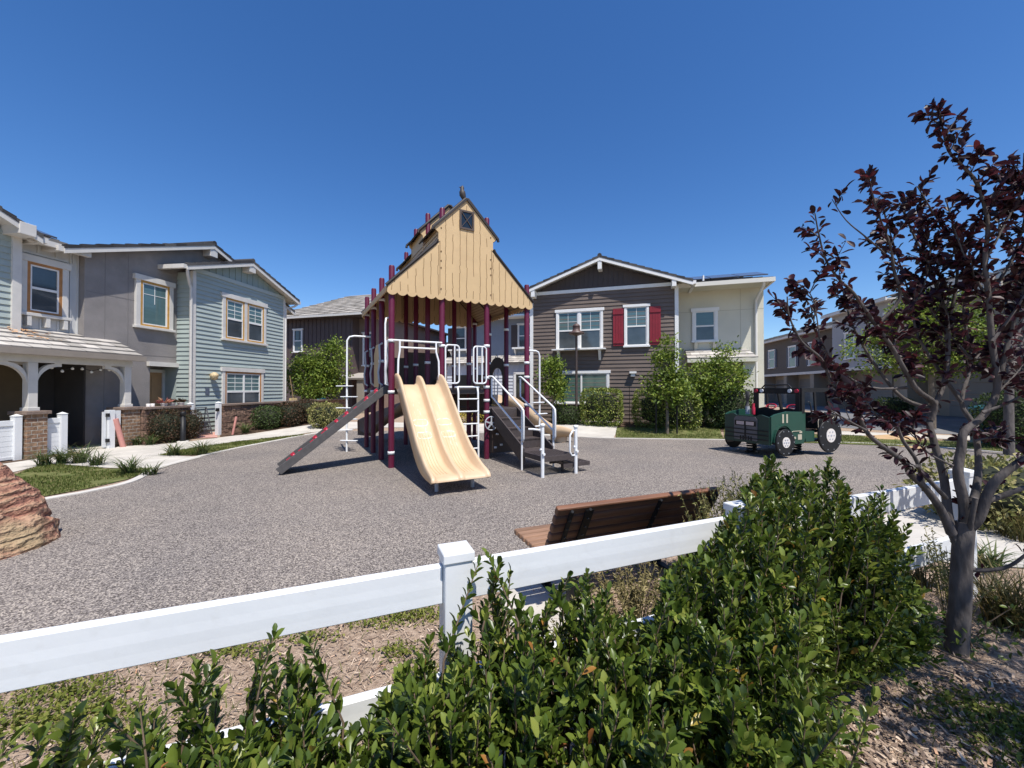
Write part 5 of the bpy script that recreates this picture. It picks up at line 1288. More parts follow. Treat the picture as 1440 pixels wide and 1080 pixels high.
# ------------------------------------------------------------------ white two-rail fence
FU = Vector((.9275,.3738,0)).normalized(); FA = math.atan2(FU.y,FU.x)
fo = Vector((-.225,1.60,0))
tF = thing("rail_fence", "white vinyl two rail fence running across the foreground", "fence", fo, FA)
posts = [-2.42, 0, 1.60, 4.02]
for x in posts:
    mb = MB(); mb.box(x-.055,x+.055,-.055,.055,-.05,.955); p = mb.build("post", white_pvc, tF, bevel=.005)
    mb = MB(); mb.box(x-.062,x+.062,-.062,.062,.925,.962)
    mb.add([(x-.062,-.062,.962),(x+.062,-.062,.962),(x+.062,.062,.962),(x-.062,.062,.962),(x,0,.985)],[(0,1,4),(1,2,4),(2,3,4),(3,0,4),(3,2,1,0)]); mb.build("cap", white_pvc, p, bevel=.004)
for a,b in ((-5.0,-2.42),(-2.42,0),(0,1.60),(1.60,4.02)):
    for zt in (.905,.475):
        mb = MB(); mb.prism([(-.0185,zt),(-.0205,zt-.004),(-.0202,zt-.045),(-.0209,zt-.075),(-.0203,zt-.108),(-.0207,zt-.141),(-.0185,zt-.145),(.02,zt-.145),(.02,zt)], lambda p_,q_,c: (a+.056+c,p_,q_), b-a-.112); mb.build("rail", white_pvc, tF, bevel=.004)

# ------------------------------------------------------------------ boulder
bm = bmesh.new(); bmesh.ops.create_icosphere(bm, subdivisions=6, radius=1)
for v in bm.verts:
    p = v.co.copy(); n_ = mnoise.noise
    lay = p.z*1.0+p.x*.22+p.y*.1+.25*n_(p*1.3)
    s = (lay*3.4)%1.0
    r_ = 1+.10*n_(p*1.4+Vector((3,1,7)))+.045*n_(p*3.7)+.020*n_(p*9)+.010*n_(p*22)
    r_ += .06*(abs(s-.5)*2)**.6-.04
    ck = max(0,1-abs(((lay+.12*n_(p*2.2))*1.35)%1-.5)/.09); r_ -= .09*ck*ck*(3-2*ck)
    r_ -= .03*max(0,1-abs(((lay+.08*n_(p*4))*6.3)%1-.5)/.12)
    taper = 1.0-.30*max(0,p.z)
    v.co = Vector((p.x*r_*.66*taper, p.y*r_*.66*taper, p.z*r_*.96))
for v in bm.verts:
    if v.co.z < -.12: v.co.z = -.12+(v.co.z+.12)*.1
me = bpy.data.meshes.new("boulder"); bm.to_mesh(me); bm.free()
me.polygons.foreach_set("use_smooth",[True]*len(me.polygons))
rock_m = bpy.data.materials.new("red_sandstone"); rock_m.use_nodes = True
nt = rock_m.node_tree; N = nt.nodes; L = nt.links; pb = N["Principled BSDF"]; pb.inputs["Roughness"].default_value = .9; pb.inputs["Specular IOR Level"].default_value = .15
tc = N.new("ShaderNodeTexCoord"); wv = N.new("ShaderNodeTexWave"); wv.bands_direction = 'Z'; wv.inputs["Scale"].default_value = 2.2; wv.inputs["Distortion"].default_value = 11.0
wv.inputs["Detail"].default_value = 5; wv.inputs["Detail Scale"].default_value = 1.3; wv.inputs["Detail Roughness"].default_value = .62
mp = N.new("ShaderNodeMapping"); mp.inputs["Rotation"].default_value = (0, math.radians(14), 0); mp.inputs["Scale"].default_value = (.8,.8,1.6); L.new(tc.outputs["Object"], mp.inputs[0]); L.new(mp.outputs[0], wv.inputs["Vector"])
rp = N.new("ShaderNodeValToRGB"); L.new(wv.outputs[0], rp.inputs[0]); e = rp.color_ramp.elements
e[0].position = 0; e[0].color = (.20,.095,.07,1); e[1].position = 1; e[1].color = (.46,.29,.19,1)
for p_, c_ in ((.10,(.29,.14,.10)),(.3,(.36,.175,.12)),(.6,(.41,.215,.145)),(.85,(.44,.255,.17))): q = e.new(p_); q.color = (*c_,1)
n2 = N.new("ShaderNodeTexNoise"); n2.inputs["Scale"].default_value = 2.2; n2.inputs["Detail"].default_value = 6; L.new(tc.outputs["Object"], n2.inputs["Vector"])
r2 = N.new("ShaderNodeValToRGB"); r2.color_ramp.elements[0].position = .52; r2.color_ramp.elements[1].position = .68; r2.color_ramp.elements[0].color = (0,0,0,1); r2.color_ramp.elements[1].color = (.65,.65,.65,1); L.new(n2.outputs[0], r2.inputs[0])
mx = N.new("ShaderNodeMixRGB"); L.new(r2.outputs[0], mx.inputs[0]); L.new(rp.outputs[0], mx.inputs[1]); mx.inputs[2].default_value = (.40,.33,.19,1); L.new(mx.outputs[0], pb.inputs["Base Color"])
nb = N.new("ShaderNodeTexNoise"); nb.inputs["Scale"].default_value = 30; nb.inputs["Detail"].default_value = 6; L.new(mp.outputs[0], nb.inputs["Vector"])
ad = N.new("ShaderNodeMath"); ad.operation = 'MULTIPLY_ADD'; ad.inputs[1].default_value = .75; L.new(wv.outputs[0], ad.inputs[0]); L.new(nb.outputs[0], ad.inputs[2])
bpn = N.new("ShaderNodeBump"); bpn.inputs["Strength"].default_value = .9; bpn.inputs["Distance"].default_value = .035; L.new(ad.outputs[0], bpn.inputs["Height"]); L.new(bpn.outputs[0], pb.inputs["Normal"])
me.materials.append(rock_m)
o = bpy.data.objects.new("boulder",me); COL.objects.link(o); o.location = (-5.40,3.90,.03); o.rotation_euler = (0,math.radians(-6),.25)
tag(o,"layered reddish sandstone boulder at the left edge of the playground","boulder")

# ------------------------------------------------------------------ litter bin right
bp_ = P(1388,590,9.8)
o = thing("litter_bin","teal slatted litter bin on the path behind the plum tree","litter bin",(13.84,11.6,0))
teal = M("teal_bin",(.025,.10,.12),.45,.1,6)
mb = MB()
for k in range(18): a=k*2*pi/18; mb.bar((.33*math.cos(a),.33*math.sin(a),.05),(.36*math.cos(a),.36*math.sin(a),1.0),.06,.02,up=(math.cos(a),math.sin(a),0))
mb.build("slats",teal,o); mb=MB(); mb.lathe([(.3,.05),(.3,.95)],n=18); mb.build("liner",black_m,o)
mb=MB(); mb.lathe([(.38,.98),(.38,1.04),(.2,1.10),(.05,1.12)],n=20); mb.build("lid",teal,o); mb=MB(); mb.lathe([(.34,0),(.35,.06),(.3,.07)],n=18); mb.build("base",teal,o)
# ------------------------------------------------------------------ shrubs, hedges, trees
def hedge(name, label, c, sx, sy, sz, n, lsz, mat, rotz=0, group=None, lumpy=.12, round_=.5, cat="shrub", top=None):
    """leafy mass: leaves over a lumpy rounded block with a twiggy core"""
    t = thing(name, label, cat, c, rotz, group)
    d = rnd_unit(n)
    p_ = 2+6*(1-round_)
    k = (np.abs(d)**p_).sum(1)**(-1/p_)
    pts = d*k[:,None]
    pts[:,2] = pts[:,2]
    rad = 1-np.abs(NR.normal(0,.10,n))
    seed = NR.uniform(0,50)
    lum = np.array([mnoise.noise(Vector((a*2.3+seed,b*2.3,c_*2.3))) for a,b,c_ in pts])
    pts = pts*(rad*(1+lumpy*lum))[:,None]
    pts *= np.array([sx/2,sy/2,sz/2]); pts[:,2] += sz/2
    keep = pts[:,2] > .02
    pts = pts[keep]; dd = d[keep]; m_ = len(pts)
    dirs = dd*.7+rnd_unit(m_)*.8+np.array([0,0,.25]); nr = dd+rnd_unit(m_)*.6+np.array([0,0,.5])
    leaves_obj("foliage", pts, dirs, nr, NR.uniform(.7,1.3,m_)*lsz, NR.uniform(.45,.62,m_)*lsz, mat, t, hi=False)
    mb = MB()
    for i in range(26):
        j = R.randrange(m_); q = pts[j]*.93
        mb.tube([(R.uniform(-.15,.15)*sx,R.uniform(-.15,.15)*sy,0),(q[0]*.55,q[1]*.55,q[2]*.5),tuple(q)],[.016,.011,.005],4)
    mb.build("stems", twig_m, t)
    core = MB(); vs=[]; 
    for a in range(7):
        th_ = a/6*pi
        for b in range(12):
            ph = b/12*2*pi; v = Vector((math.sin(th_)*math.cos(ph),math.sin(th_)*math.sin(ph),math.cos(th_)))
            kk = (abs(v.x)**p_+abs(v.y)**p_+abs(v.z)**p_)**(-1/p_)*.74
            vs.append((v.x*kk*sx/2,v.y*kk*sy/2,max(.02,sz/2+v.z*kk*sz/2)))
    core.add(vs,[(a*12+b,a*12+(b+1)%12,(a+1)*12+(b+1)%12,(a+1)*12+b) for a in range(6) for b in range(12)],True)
    core.build("inner_twigs", M("inner_"+label[:12],(.018,.022,.008),.9,.4,20), t)  # solid core added against see-through, inner shade put into its dark colour
    return t
def onr(px, py): return gp(px, py)
gH = "clipped hedges before the brown house"
def rh(x, y=-.9): p = RW(x,y); return (p.x,p.y,gz(p.x,p.y))
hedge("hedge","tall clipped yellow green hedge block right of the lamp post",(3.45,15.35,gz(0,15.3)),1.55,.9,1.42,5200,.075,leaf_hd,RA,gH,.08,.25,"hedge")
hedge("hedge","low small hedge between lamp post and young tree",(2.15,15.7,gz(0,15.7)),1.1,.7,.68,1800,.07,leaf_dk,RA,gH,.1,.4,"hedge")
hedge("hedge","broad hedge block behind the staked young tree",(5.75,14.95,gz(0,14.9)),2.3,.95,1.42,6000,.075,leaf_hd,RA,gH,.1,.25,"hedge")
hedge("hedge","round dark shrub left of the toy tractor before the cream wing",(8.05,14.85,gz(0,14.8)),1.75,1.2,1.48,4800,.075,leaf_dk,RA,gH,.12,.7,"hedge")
gS = "bronze shrubs by the garden wall"
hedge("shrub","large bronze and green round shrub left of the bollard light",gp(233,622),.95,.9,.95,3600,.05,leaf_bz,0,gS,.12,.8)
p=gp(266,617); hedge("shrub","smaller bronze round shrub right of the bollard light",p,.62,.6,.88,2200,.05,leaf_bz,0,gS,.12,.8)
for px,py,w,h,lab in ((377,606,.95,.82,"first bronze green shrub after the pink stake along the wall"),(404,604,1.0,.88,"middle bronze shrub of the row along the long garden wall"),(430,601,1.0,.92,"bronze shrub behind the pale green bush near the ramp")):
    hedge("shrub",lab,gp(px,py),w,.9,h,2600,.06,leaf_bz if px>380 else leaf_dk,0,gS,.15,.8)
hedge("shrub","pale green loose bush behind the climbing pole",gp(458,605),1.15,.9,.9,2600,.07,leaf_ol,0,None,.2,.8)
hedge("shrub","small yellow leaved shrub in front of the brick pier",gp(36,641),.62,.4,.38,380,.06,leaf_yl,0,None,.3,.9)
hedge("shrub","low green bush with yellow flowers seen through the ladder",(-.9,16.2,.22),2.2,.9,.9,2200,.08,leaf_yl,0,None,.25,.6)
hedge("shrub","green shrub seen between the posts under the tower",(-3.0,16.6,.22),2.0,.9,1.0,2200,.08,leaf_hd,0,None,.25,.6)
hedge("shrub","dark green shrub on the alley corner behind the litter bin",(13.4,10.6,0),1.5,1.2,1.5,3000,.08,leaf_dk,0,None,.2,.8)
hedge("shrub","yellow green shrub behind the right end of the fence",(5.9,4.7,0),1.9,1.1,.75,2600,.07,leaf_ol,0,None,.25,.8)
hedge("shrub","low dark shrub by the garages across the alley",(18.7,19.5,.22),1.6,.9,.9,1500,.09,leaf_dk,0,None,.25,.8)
o = MB(); p = gp(70,637)
o.tube([(0,0,0),(.01,0,.30),(0,.01,.44)],.006,5); o.lathe([(.002,.42),(.05,.44),(.04,.48),(.002,.49)],n=9,mi=1)
tag(o.build("flower",[twig_m,M("magenta_petal",(.45,.05,.16),.6)],None,loc=p),"single magenta flower on a stalk by the white panel","flower")

def tree(name, label, base, height, blobs, n, lsz, mat, tr=.05, bark=None, group=None, limbs=8, stakes=False, clump=.20, per=45):
    t = thing(name, label, "tree", base, 0, group)
    top = max(b[2]+b[5] for b in blobs)
    mb = MB(); zs = min(b[2]-b[5]*.6 for b in blobs)
    bx = blobs[0]
    mb.tube([(0,0,-.05),(.01,0,zs*.6),(bx[0]*.3,bx[1]*.3,zs+.1),(bx[0]*.7,bx[1]*.7,bx[2])],[tr*1.15,tr,tr*.8,tr*.4],9)
    P_=[];
    tot = sum(b[3]*b[4]*b[5] for b in blobs)
    L_=[]; N_=[]
    for b in blobs:
        k = max(3,int(n/per*b[3]*b[4]*b[5]/tot))
        for i in range(k):
            d = rnd_unit(1)[0]; r_ = NR.uniform(.35,1.0)**.6
            c = np.array(b[:3])+d*np.array(b[3:6])*r_
            if i < limbs:
                a = Vector((bx[0]*.3,bx[1]*.3,zs+R.uniform(.0,.5)*(top-zs)*.6)); mb.tube([a,a.lerp(Vector(c),.5)+Vector((0,0,.05)),Vector(c)],[tr*.45,tr*.28,.005],5)
            m_ = int(per*NR.uniform(.5,1.5))
            P_.append(c+NR.normal(0,clump*.5,(m_,3))*np.array([1,1,.8])); N_.append(np.tile(d,(m_,1)))
    P_=np.vstack(P_); N_=np.vstack(N_); m_=len(P_)
    mb.build("trunk", bark or bark_g, t)
    leaves_obj("crown", P_, rnd_unit(m_)+N_*.4+np.array([0,0,-.1]), rnd_unit(m_)*.7+np.array([0,0,.8]), NR.uniform(.7,1.3,m_)*lsz, NR.uniform(.45,.65,m_)*lsz, mat, t, hi=False)
    if stakes:
        m2 = MB()
        for dx in (-.36,.36): m2.tube([(dx,.05,-.05),(dx,.05,1.35)],.03,7)
        m2.tube([(-.36,.05,1.15),(0,.06,1.13),(.36,.05,1.15)],.012,5); m2.build("stake", black_m, t)
    return t
gT="young trees before the brown house"
tree("young_tree","young staked tree with a slim open crown on the lawn strip",(5.35,13.75,.02),3.4,[(-.05,0,1.7,.62,.55,.75),(.0,0,2.4,.50,.45,.7),(.02,0,3.0,.28,.28,.42),(.25,.1,1.5,.5,.5,.6)],3000,.125,leaf_gr,.05,None,gT,14,True,.30,30)
tree("young_tree","wide young tree in front of the cream wing",(7.65,14.95,.15),3.3,[(0,0,1.75,.95,.7,.85),(.5,0,2.0,.6,.5,.45),(.1,0,2.55,.32,.3,.6),(.45,.1,2.7,.2,.2,.55),(-.45,0,1.4,.7,.5,.6)],3900,.13,leaf_gr,.055,None,gT,16,False,.32,30)
tree("young_tree","small bright green tree beside the play tower before the brown corner",(1.62,15.6,.2),2.9,[(0,0,1.85,.5,.45,.75),(-.05,0,2.3,.32,.3,.4),(.1,0,1.2,.35,.35,.6)],2600,.12,leaf_gr,.04,None,gT,12,False,.28,30)
p = LW(6.2,-.6)
tree("bushy_tree","dense green tree behind the garden wall before the dark house",(-9.95,20.2,.1),4.4,[(0,0,2.1,1.15,1.0,1.2),(.9,0,2.7,.75,.7,1.1),(.95,0,3.4,.45,.45,.7),(-.7,0,2.2,.7,.7,1.0),(.4,-.4,1.5,.9,.8,.7),(-.4,0,3.0,.4,.4,.6)],9500,.14,leaf_gr,.09,None,None,14,False,.4,34)
gG="green trees in the alley behind the plum tree"
tree("alley_tree","broad green tree in the alley seen through the plum crown",(15.6,14.8,.15),5.4,[(0,0,3.4,1.9,1.4,1.5),(-1.2,0,3.6,.9,.8,1.0),(1.2,0,3.2,1.0,.9,1.3),(.3,0,4.5,1.0,.9,.7),(-2.0,.3,2.8,.9,.8,.9)],11000,.13,leaf_gr,.10,None,gG,14,False,.42,34)
tree("plum_tree","slim leaning plum tree further off at the right picture edge",(11.9,9.55,.0),3.6,[(.6,.3,2.6,.8,.7,.9),(.9,0,3.3,.6,.5,.6)],900,.10,leaf_pl,.085,bark_pl,None,8,False,.3,22)

# ------------------------------------------------------------------ foreground plum tree
tQ = Vector((2.71,2.43,0))
tp = thing("plum_tree","large purple leaved plum tree with a forked grey trunk in the right foreground","tree",tQ)
def br(pts, d0, d1, r0, r1, bend=None):
    n = len(pts); out = []
    for i,(a,b) in enumerate(pts):
        t = i/(n-1); out.append(P(a,b,d0+(d1-d0)*t)-tQ)
    sm = [];
    for i in range(n-1):
        p0,p1,p2,p3 = out[max(i-1,0)],out[i],out[i+1],out[min(i+2,n-1)]
        for k in range(4):
            t=k/4; sm.append(.5*((2*p1)+(-p0+p2)*t+(2*p0-5*p1+4*p2-p3)*t*t+(-p0+3*p1-3*p2+p3)*t**3))
    sm.append(out[-1]); m=len(sm)
    rs=[r0+(r1-r0)*(i/(m-1))**.62 for i in range(m)]
    return sm, rs
BR = [
 ([(1343,940),(1346,900),(1350,850),(1352,800),(1354,765),(1357,735)],2.43,2.43,.055,.046,0,9),
 ([(1352,775),(1335,735),(1327,670),(1312,617),(1308,585),(1330,530),(1332,455),(1320,412),(1302,362),(1287,335),(1265,285)],2.43,2.75,.030,.005,.45,1.1),
 ([(1338,750),(1322,715),(1300,685),(1280,667),(1272,650),(1240,627),(1217,605),(1200,565),(1172,542),(1155,505),(1127,480),(1110,445),(1107,417)],2.42,2.15,.026,.003,.45,1),
 ([(1357,740),(1356,710),(1347,665),(1352,630),(1356,607),(1382,585),(1402,547),(1395,480),(1390,417),(1385,367),(1389,315),(1375,260),(1352,232),(1334,212),(1326,182),(1319,156)],2.43,2.30,.032,.004,.5,1.2),
 ([(1358,745),(1376,728),(1397,680),(1440,645),(1500,600),(1540,520)],2.43,2.2,.036,.012,.4,1.2),
 ([(1385,705),(1410,697),(1440,686),(1500,668)],2.4,2.3,.022,.010,.9,1),
 ([(1357,735),(1370,700),(1376,655),(1370,600),(1352,565),(1366,505),(1355,440),(1362,380),(1350,330)],2.45,2.8,.028,.004,.45,1),
 ([(1358,800),(1385,802),(1417,797),(1445,778),(1480,750)],2.42,2.2,.016,.006,.9,1),
 ([(1308,590),(1313,567),(1287,545),(1255,490),(1230,455),(1200,412),(1182,395),(1162,367),(1152,332),(1146,300)],2.55,2.3,.022,.003,.3,1),
 ([(1232,458),(1265,420),(1257,380),(1252,345),(1235,300),(1218,240)],2.5,2.35,.014,.003,.2,1),
 ([(1262,372),(1222,337),(1190,310),(1170,280)],2.45,2.3,.007,.002,.75,.4),
 ([(1330,470),(1345,400),(1343,352),(1322,315),(1290,262)],2.65,2.5,.013,.003,.3,1),
 ([(1402,547),(1420,470),(1440,400),(1452,320),(1440,235)],2.4,2.3,.018,.004,.35,1),
 ([(1389,417),(1425,360),(1440,290),(1400,235)],2.4,2.45,.012,.003,.3,1),
 ([(1312,575),(1270,560),(1235,520),(1205,470),(1190,430),(1180,380)],2.55,2.75,.016,.003,.25,.75),
 ([(1275,545),(1225,545),(1180,520),(1150,470),(1140,430)],2.5,2.6,.011,.003,.2,.75),
 ([(1300,690),(1290,650),(1270,620),(1262,600)],2.42,2.35,.013,.008,.7,.4),
 ([(1217,605),(1190,590),(1165,575)],2.2,2.15,.008,.003,.3,.8),
 ([(1330,700),(1300,668),(1290,655)],2.4,2.25,.014,.010,.7,.8),
 ([(1372,700),(1366,730),(1363,745)],2.35,2.4,.013,.014,2,0),
 ([(1352,565),(1320,520),(1290,470),(1280,420),(1262,360),(1240,290)],2.6,2.85,.014,.003,.25,1),
 ([(1382,580),(1430,560),(1470,520)],2.35,2.2,.012,.004,.2,1),
 ([(1300,530),(1270,500),(1240,470),(1215,440)],2.6,2.5,.008,.003,.2,1),
 ([(1152,470),(1143,420),(1125,400)],2.2,2.2,.004,.002,.3,.8),
 ([(1370,620),(1400,615),(1430,622)],2.4,2.3,.008,.003,.2,.8),
 ([(1395,480),(1425,440),(1455,390),(1480,330)],2.35,2.25,.010,.003,.15,1.3),
 ([(1385,367),(1408,325),(1435,270),(1440,215)],2.35,2.3,.009,.003,.15,1.3),
 ([(1366,505),(1335,470),(1305,430),(1290,390)],2.6,2.7,.009,.003,.15,1.3),
 ([(1390,420),(1365,380),(1345,330),(1330,280)],2.38,2.45,.009,.003,.15,1.2),
 ([(1372,505),(1400,470),(1420,410),(1425,350)],2.6,2.75,.009,.003,.15,1.3),
 ([(1255,490),(1270,450),(1300,400),(1310,340)],2.5,2.6,.008,.003,.2,1.2),
 ([(1312,617),(1275,600),(1240,590),(1215,560)],2.55,2.6,.008,.003,.2,1.2),
 ([(1395,560),(1425,530),(1450,500)],2.45,2.5,.008,.003,.1,1.4),
 ([(1352,600),(1385,610),(1410,600)],2.5,2.6,.007,.003,.1,1.2),
 ([(1340,655),(1310,640),(1290,620),(1280,590)],2.4,2.5,.008,.003,.3,.8),
]
mb = MB(); lp=[];ld_=[];ln_=[];ll=[]
tw = MB()
ti = 0
for pts,d0,d1,r0,r1,tleaf,dens in BR:
    sm, rs = br(pts,d0,d1,r0,r1)
    (mb if r0 > .02 else tw).tube(sm, rs, 10 if r0 > .02 else 6)
    if tleaf >= 1.5 or dens >= 5: continue
    m = len(sm)
    seglen = [(sm[i+1]-sm[i]).length for i in range(m-1)]; tot = sum(seglen); acc = 0
    for i in range(m-1):
        t = acc/tot; acc += seglen[i]
        if t < tleaf: 
            if R.random() < .86: continue
        k = int(seglen[i]*dens*85*(1.0 if t < .9 else 1.3)+R.random())
        d = (sm[i+1]-sm[i]).normalized()
        nt = int(seglen[i]*dens*11.5+R.random())
        for _ in range(nt):           # short leafy twigs
            p0 = sm[i].lerp(sm[i+1],R.random()); o_ = Vector(rnd_unit(1)[0]); o_ = (o_-d*o_.dot(d)).normalized()
            L_ = R.uniform(.05,.16); p1 = p0+(o_*.8+d*.6+Vector((0,0,.25)))*L_; tw.tube([p0,p0.lerp(p1,.5)+Vector((0,0,.01)),p1],[.004,.003,.0015],4)
            for q in range(R.randint(8,15)):
                u = R.uniform(.3,1.05); c = p0.lerp(p1,u); dd = Vector(rnd_unit(1)[0])*.9+(p1-p0).normalized()*.7+Vector((0,0,-.25))
                lp.append(c);ld_.append(dd);ln_.append(Vector(rnd_unit(1)[0])*.7+Vector((0,0,.7)));ll.append(R.uniform(.042,.074))
        for _ in range(k):
            p0 = sm[i].lerp(sm[i+1],R.random()); dd = Vector(rnd_unit(1)[0])+d*.5
            lp.append(p0+dd*.012);ld_.append(dd+Vector((0,0,-.15)));ln_.append(Vector(rnd_unit(1)[0])*.7+Vector((0,0,.7)));ll.append(R.uniform(.038,.064))
trunk = mb.build("trunk", bark_pl, tp)
tw.build("branches", bark_pl, tp)
ll = np.array(ll)
leaves_obj("crown", np.array([tuple(v) for v in lp]), np.array([tuple(v) for v in ld_]), np.array([tuple(v) for v in ln_]), ll, ll*NR.uniform(.42,.55,len(ll)), leaf_pl, tp)

# ------------------------------------------------------------------ foreground glossy shrubs along the fence
FN = Vector((FU.y,-FU.x,0))
CONT = [(-400,1060),(0,1040),(60,1020),(110,1012),(150,1000),(200,992),(250,968),(278,930),(310,922),(340,950),(370,905),(388,886),(408,908),(436,898),(458,985),(500,1025),(535,990),(560,945),(590,908),(620,882),(645,886),(660,850),(672,790),(686,774),(702,790),(716,798),(735,845),(760,885),(775,835),(800,795),(830,805),(860,832),(890,872),(915,890),(938,800),(960,785),(985,770),(1010,742),(1040,700),(1060,668),(1076,640),(1095,652),(1120,668),(1150,654),(1166,644),(1185,672),(1215,690),(1236,668),(1252,690),(1275,722),(1292,762),(1312,800),(1335,835),(1360,870),(1480,900)]
cx_ = [c[0] for c in CONT]; cy_ = [c[1] for c in CONT]
def cont(px): return float(np.interp(px,cx_,cy_))
def nat(a): return float(np.interp(a,[-2,-1,-.3,.3,.9,1.3,1.8,2.3,2.7],[.72,.74,.80,.86,.95,1.22,1.25,1.12,.62]))
def wmax(a): return float(np.interp(a,[-2,.7,1.2,1.45,2.6],[.95,.92,.55,.36,.25]))
def wmin(a): return float(np.interp(a,[-2,.9,1.3,1.7,2.1,2.5],[.13,.12,-.15,-.38,-.30,.02]))
SH = [(-1.95,-.95,"low glossy leaved shrub at the bottom left corner below the rail","sparse"),(-.95,-.12,"glossy green shrub with upright tufts left of the near fence post","mid"),
      (-.12,.62,"glossy green shrub growing round the near fence post, tall sprig against it","mid"),(.62,1.22,"dense glossy shrub in front of the bench end","dense"),(1.22,2.65,"tallest glossy green shrub covering the fence beside the plum trunk","tall")]
SPR = [(280,930,.25),(305,922,.3),(372,905,.2),(388,886,.22),(436,896,.2),(408,915,.22),(560,945,.2),(590,905,.15),(620,880,.15),(672,788,.12),(686,772,.14),(702,788,.12),(718,800,.14),(694,805,.16),(775,835,.2),(800,795,.18),(825,803,.18),(940,800,.2),(960,785,.2),(150,990,.35),(60,1015,.4),(110,1005,.4),(20,1030,.45),(200,985,.35),(250,962,.3),(1022,735,.08),(1036,708,.08),(1048,694,.09),(1056,690,.1),(1042,715,.12),(1062,662,.0),(1076,640,.0),(1095,650,0),(1120,662,-.05),(1132,660,-.06),(1180,662,-.1),(1204,678,-.1),(1218,684,-.12),(1150,652,-.1),(1166,644,-.1),(1190,668,-.1),(1236,668,-.2),(1255,690,-.2)]
shrub_objs = []
for a0,a1,lab,kind in SH:
    am = (a0+a1)/2; base = fo+FU*am+FN*(.4 if a0 < 1 else .1)
    t = thing("glossy_shrub",lab,"shrub",(base.x,base.y,0),0,"glossy shrubs along the white fence")
    lp=[];ld_=[];ln_=[];ll=[]; mb=MB()
    area = (a1-a0)*.85
    ns = int((300 if kind != "tall" else 330)*area)
    for _ in range(ns):
        a = R.uniform(a0,a1); w = R.uniform(wmin(a),wmax(a))
        b0 = fo+FU*a+FN*w
        lean = FU*R.gauss(0,.10)+FN*R.gauss(.02,.08)
        tip2 = b0+lean
        if tip2.y < .35: continue
        pxs = 720+F*tip2.x/tip2.y
        zc = H-(cont(pxs)-HZ)/F*tip2.y
        rel = (w-wmin(a))/max(.05,wmax(a)-wmin(a))
        hmax = nat(a)*(1-.30*rel**1.5)
        if kind == "tall":
            e = abs((a-1.75)/.95); hmax = nat(a)*(1-.55*max(0,rel-.55)/.45*R.random())
        zt = min(hmax, zc)*R.uniform(.80,1.0) if R.random() < .75 else min(hmax,zc)*R.uniform(.35,.85)
        if kind == "tall" and R.random() < .35: zt = min(hmax,zc)*R.uniform(.2,.8)
        if zt < .2: continue
        p0 = Vector((b0.x,b0.y,0)); p2 = Vector((tip2.x,tip2.y,zt)); p1 = p0.lerp(p2,.55)+Vector((R.gauss(0,.03),R.gauss(0,.03),.03))
        mb.tube([p-base.to_3d() for p in (p0,p1,p2)],[.006,.004,.002],4)
        shoots = [(p1,p2)]
        for _k in range(R.randint(1,3)):
            s0 = p0.lerp(p2,R.uniform(.5,.85)); dv = Vector((R.gauss(0,1),R.gauss(0,1),R.uniform(.6,1.4))).normalized()
            s1 = s0+dv*R.uniform(.10,.24)
            pz = H-(cont(720+F*s1.x/max(.4,s1.y))-HZ)/F*s1.y
            if s1.z > pz: s1.z = pz-.01
            shoots.append((s0,s1))
        if kind == 'tall' or rel > .75:
            for _k in range(3):
                s0 = p0.lerp(p2,R.uniform(.08,.4)); shoots.append((s0, s0+(FN*R.uniform(-.2,1)+FU*R.uniform(-.6,.9)).normalized()*R.uniform(.08,.2)+Vector((0,0,R.uniform(.02,.14)))))
        for s0,s1 in shoots:
            L_ = (s1-s0).length
            if L_ < .04: continue
            d = (s1-s0).normalized(); nl = int(L_*R.uniform(80,115))+3
            ref = Vector(rnd_unit(1)[0])
            for q in range(nl):
                u = 1-(q/nl)**1.1*.98
                ang = q*2.4+R.uniform(-.4,.4); o1 = d.cross(ref).normalized(); o2 = d.cross(o1)
                out = o1*math.cos(ang)+o2*math.sin(ang)
                tip = max(0,1-q/4)
                dd = out*R.uniform(.45,.95)*(1-.45*tip)+d*R.uniform(.5,.95)+Vector((0,0,.22))
                c = s0.lerp(s1,u)-base.to_3d()
                lp.append(c+out*.004);ld_.append(dd);ln_.append(d*.9-out*.35+Vector(rnd_unit(1)[0])*.35+Vector((0,0,.3)));ll.append(R.choice((R.uniform(.022,.040),R.uniform(.036,.058)))*(1-.2*tip))
    for px_,py_,w_ in SPR:
        k_ = (px_-720)/F; o0 = fo+FN*w_
        s_ = (k_*o0.y-o0.x)/(FU.x-k_*FU.y); q_ = o0+FU*s_
        if not (a0 <= s_ < a1) or q_.y < .4: continue
        tipv = Vector((q_.x,q_.y,H-(py_-HZ)/F*q_.y)); tipv.z -= abs(R.gauss(0,.02)); low = tipv+Vector((R.gauss(0,.07),R.gauss(0,.07),-R.uniform(.16,.30))); foot = Vector((low.x+R.gauss(0,.05),low.y+R.gauss(0,.05),0))
        mb.tube([p-base.to_3d() for p in (foot,low,low.lerp(tipv,.5)+Vector((R.gauss(0,.008),R.gauss(0,.008),0)),tipv)],[.005,.004,.003,.0015],4)
        d = (tipv-low).normalized(); ref = Vector(rnd_unit(1)[0])
        nq = R.randint(18,34)
        for q in range(nq):
            u = 1-q/nq*.98; ang = q*2.4+R.uniform(-.7,.7); o1 = d.cross(ref).normalized(); o2 = d.cross(o1); out = o1*math.cos(ang)+o2*math.sin(ang); tip = max(0,1-q/5)
            lp.append(low.lerp(tipv,u)-base.to_3d());ld_.append(out*R.uniform(.5,.85)*(1-.5*tip)+d*R.uniform(.6,1.0));ln_.append(d*.8-out*.5+Vector(rnd_unit(1)[0])*.25);ll.append(R.uniform(.028,.056)*(1-.25*tip))
    mb.build("stems", twig_m, t)
    ll=np.array(ll)
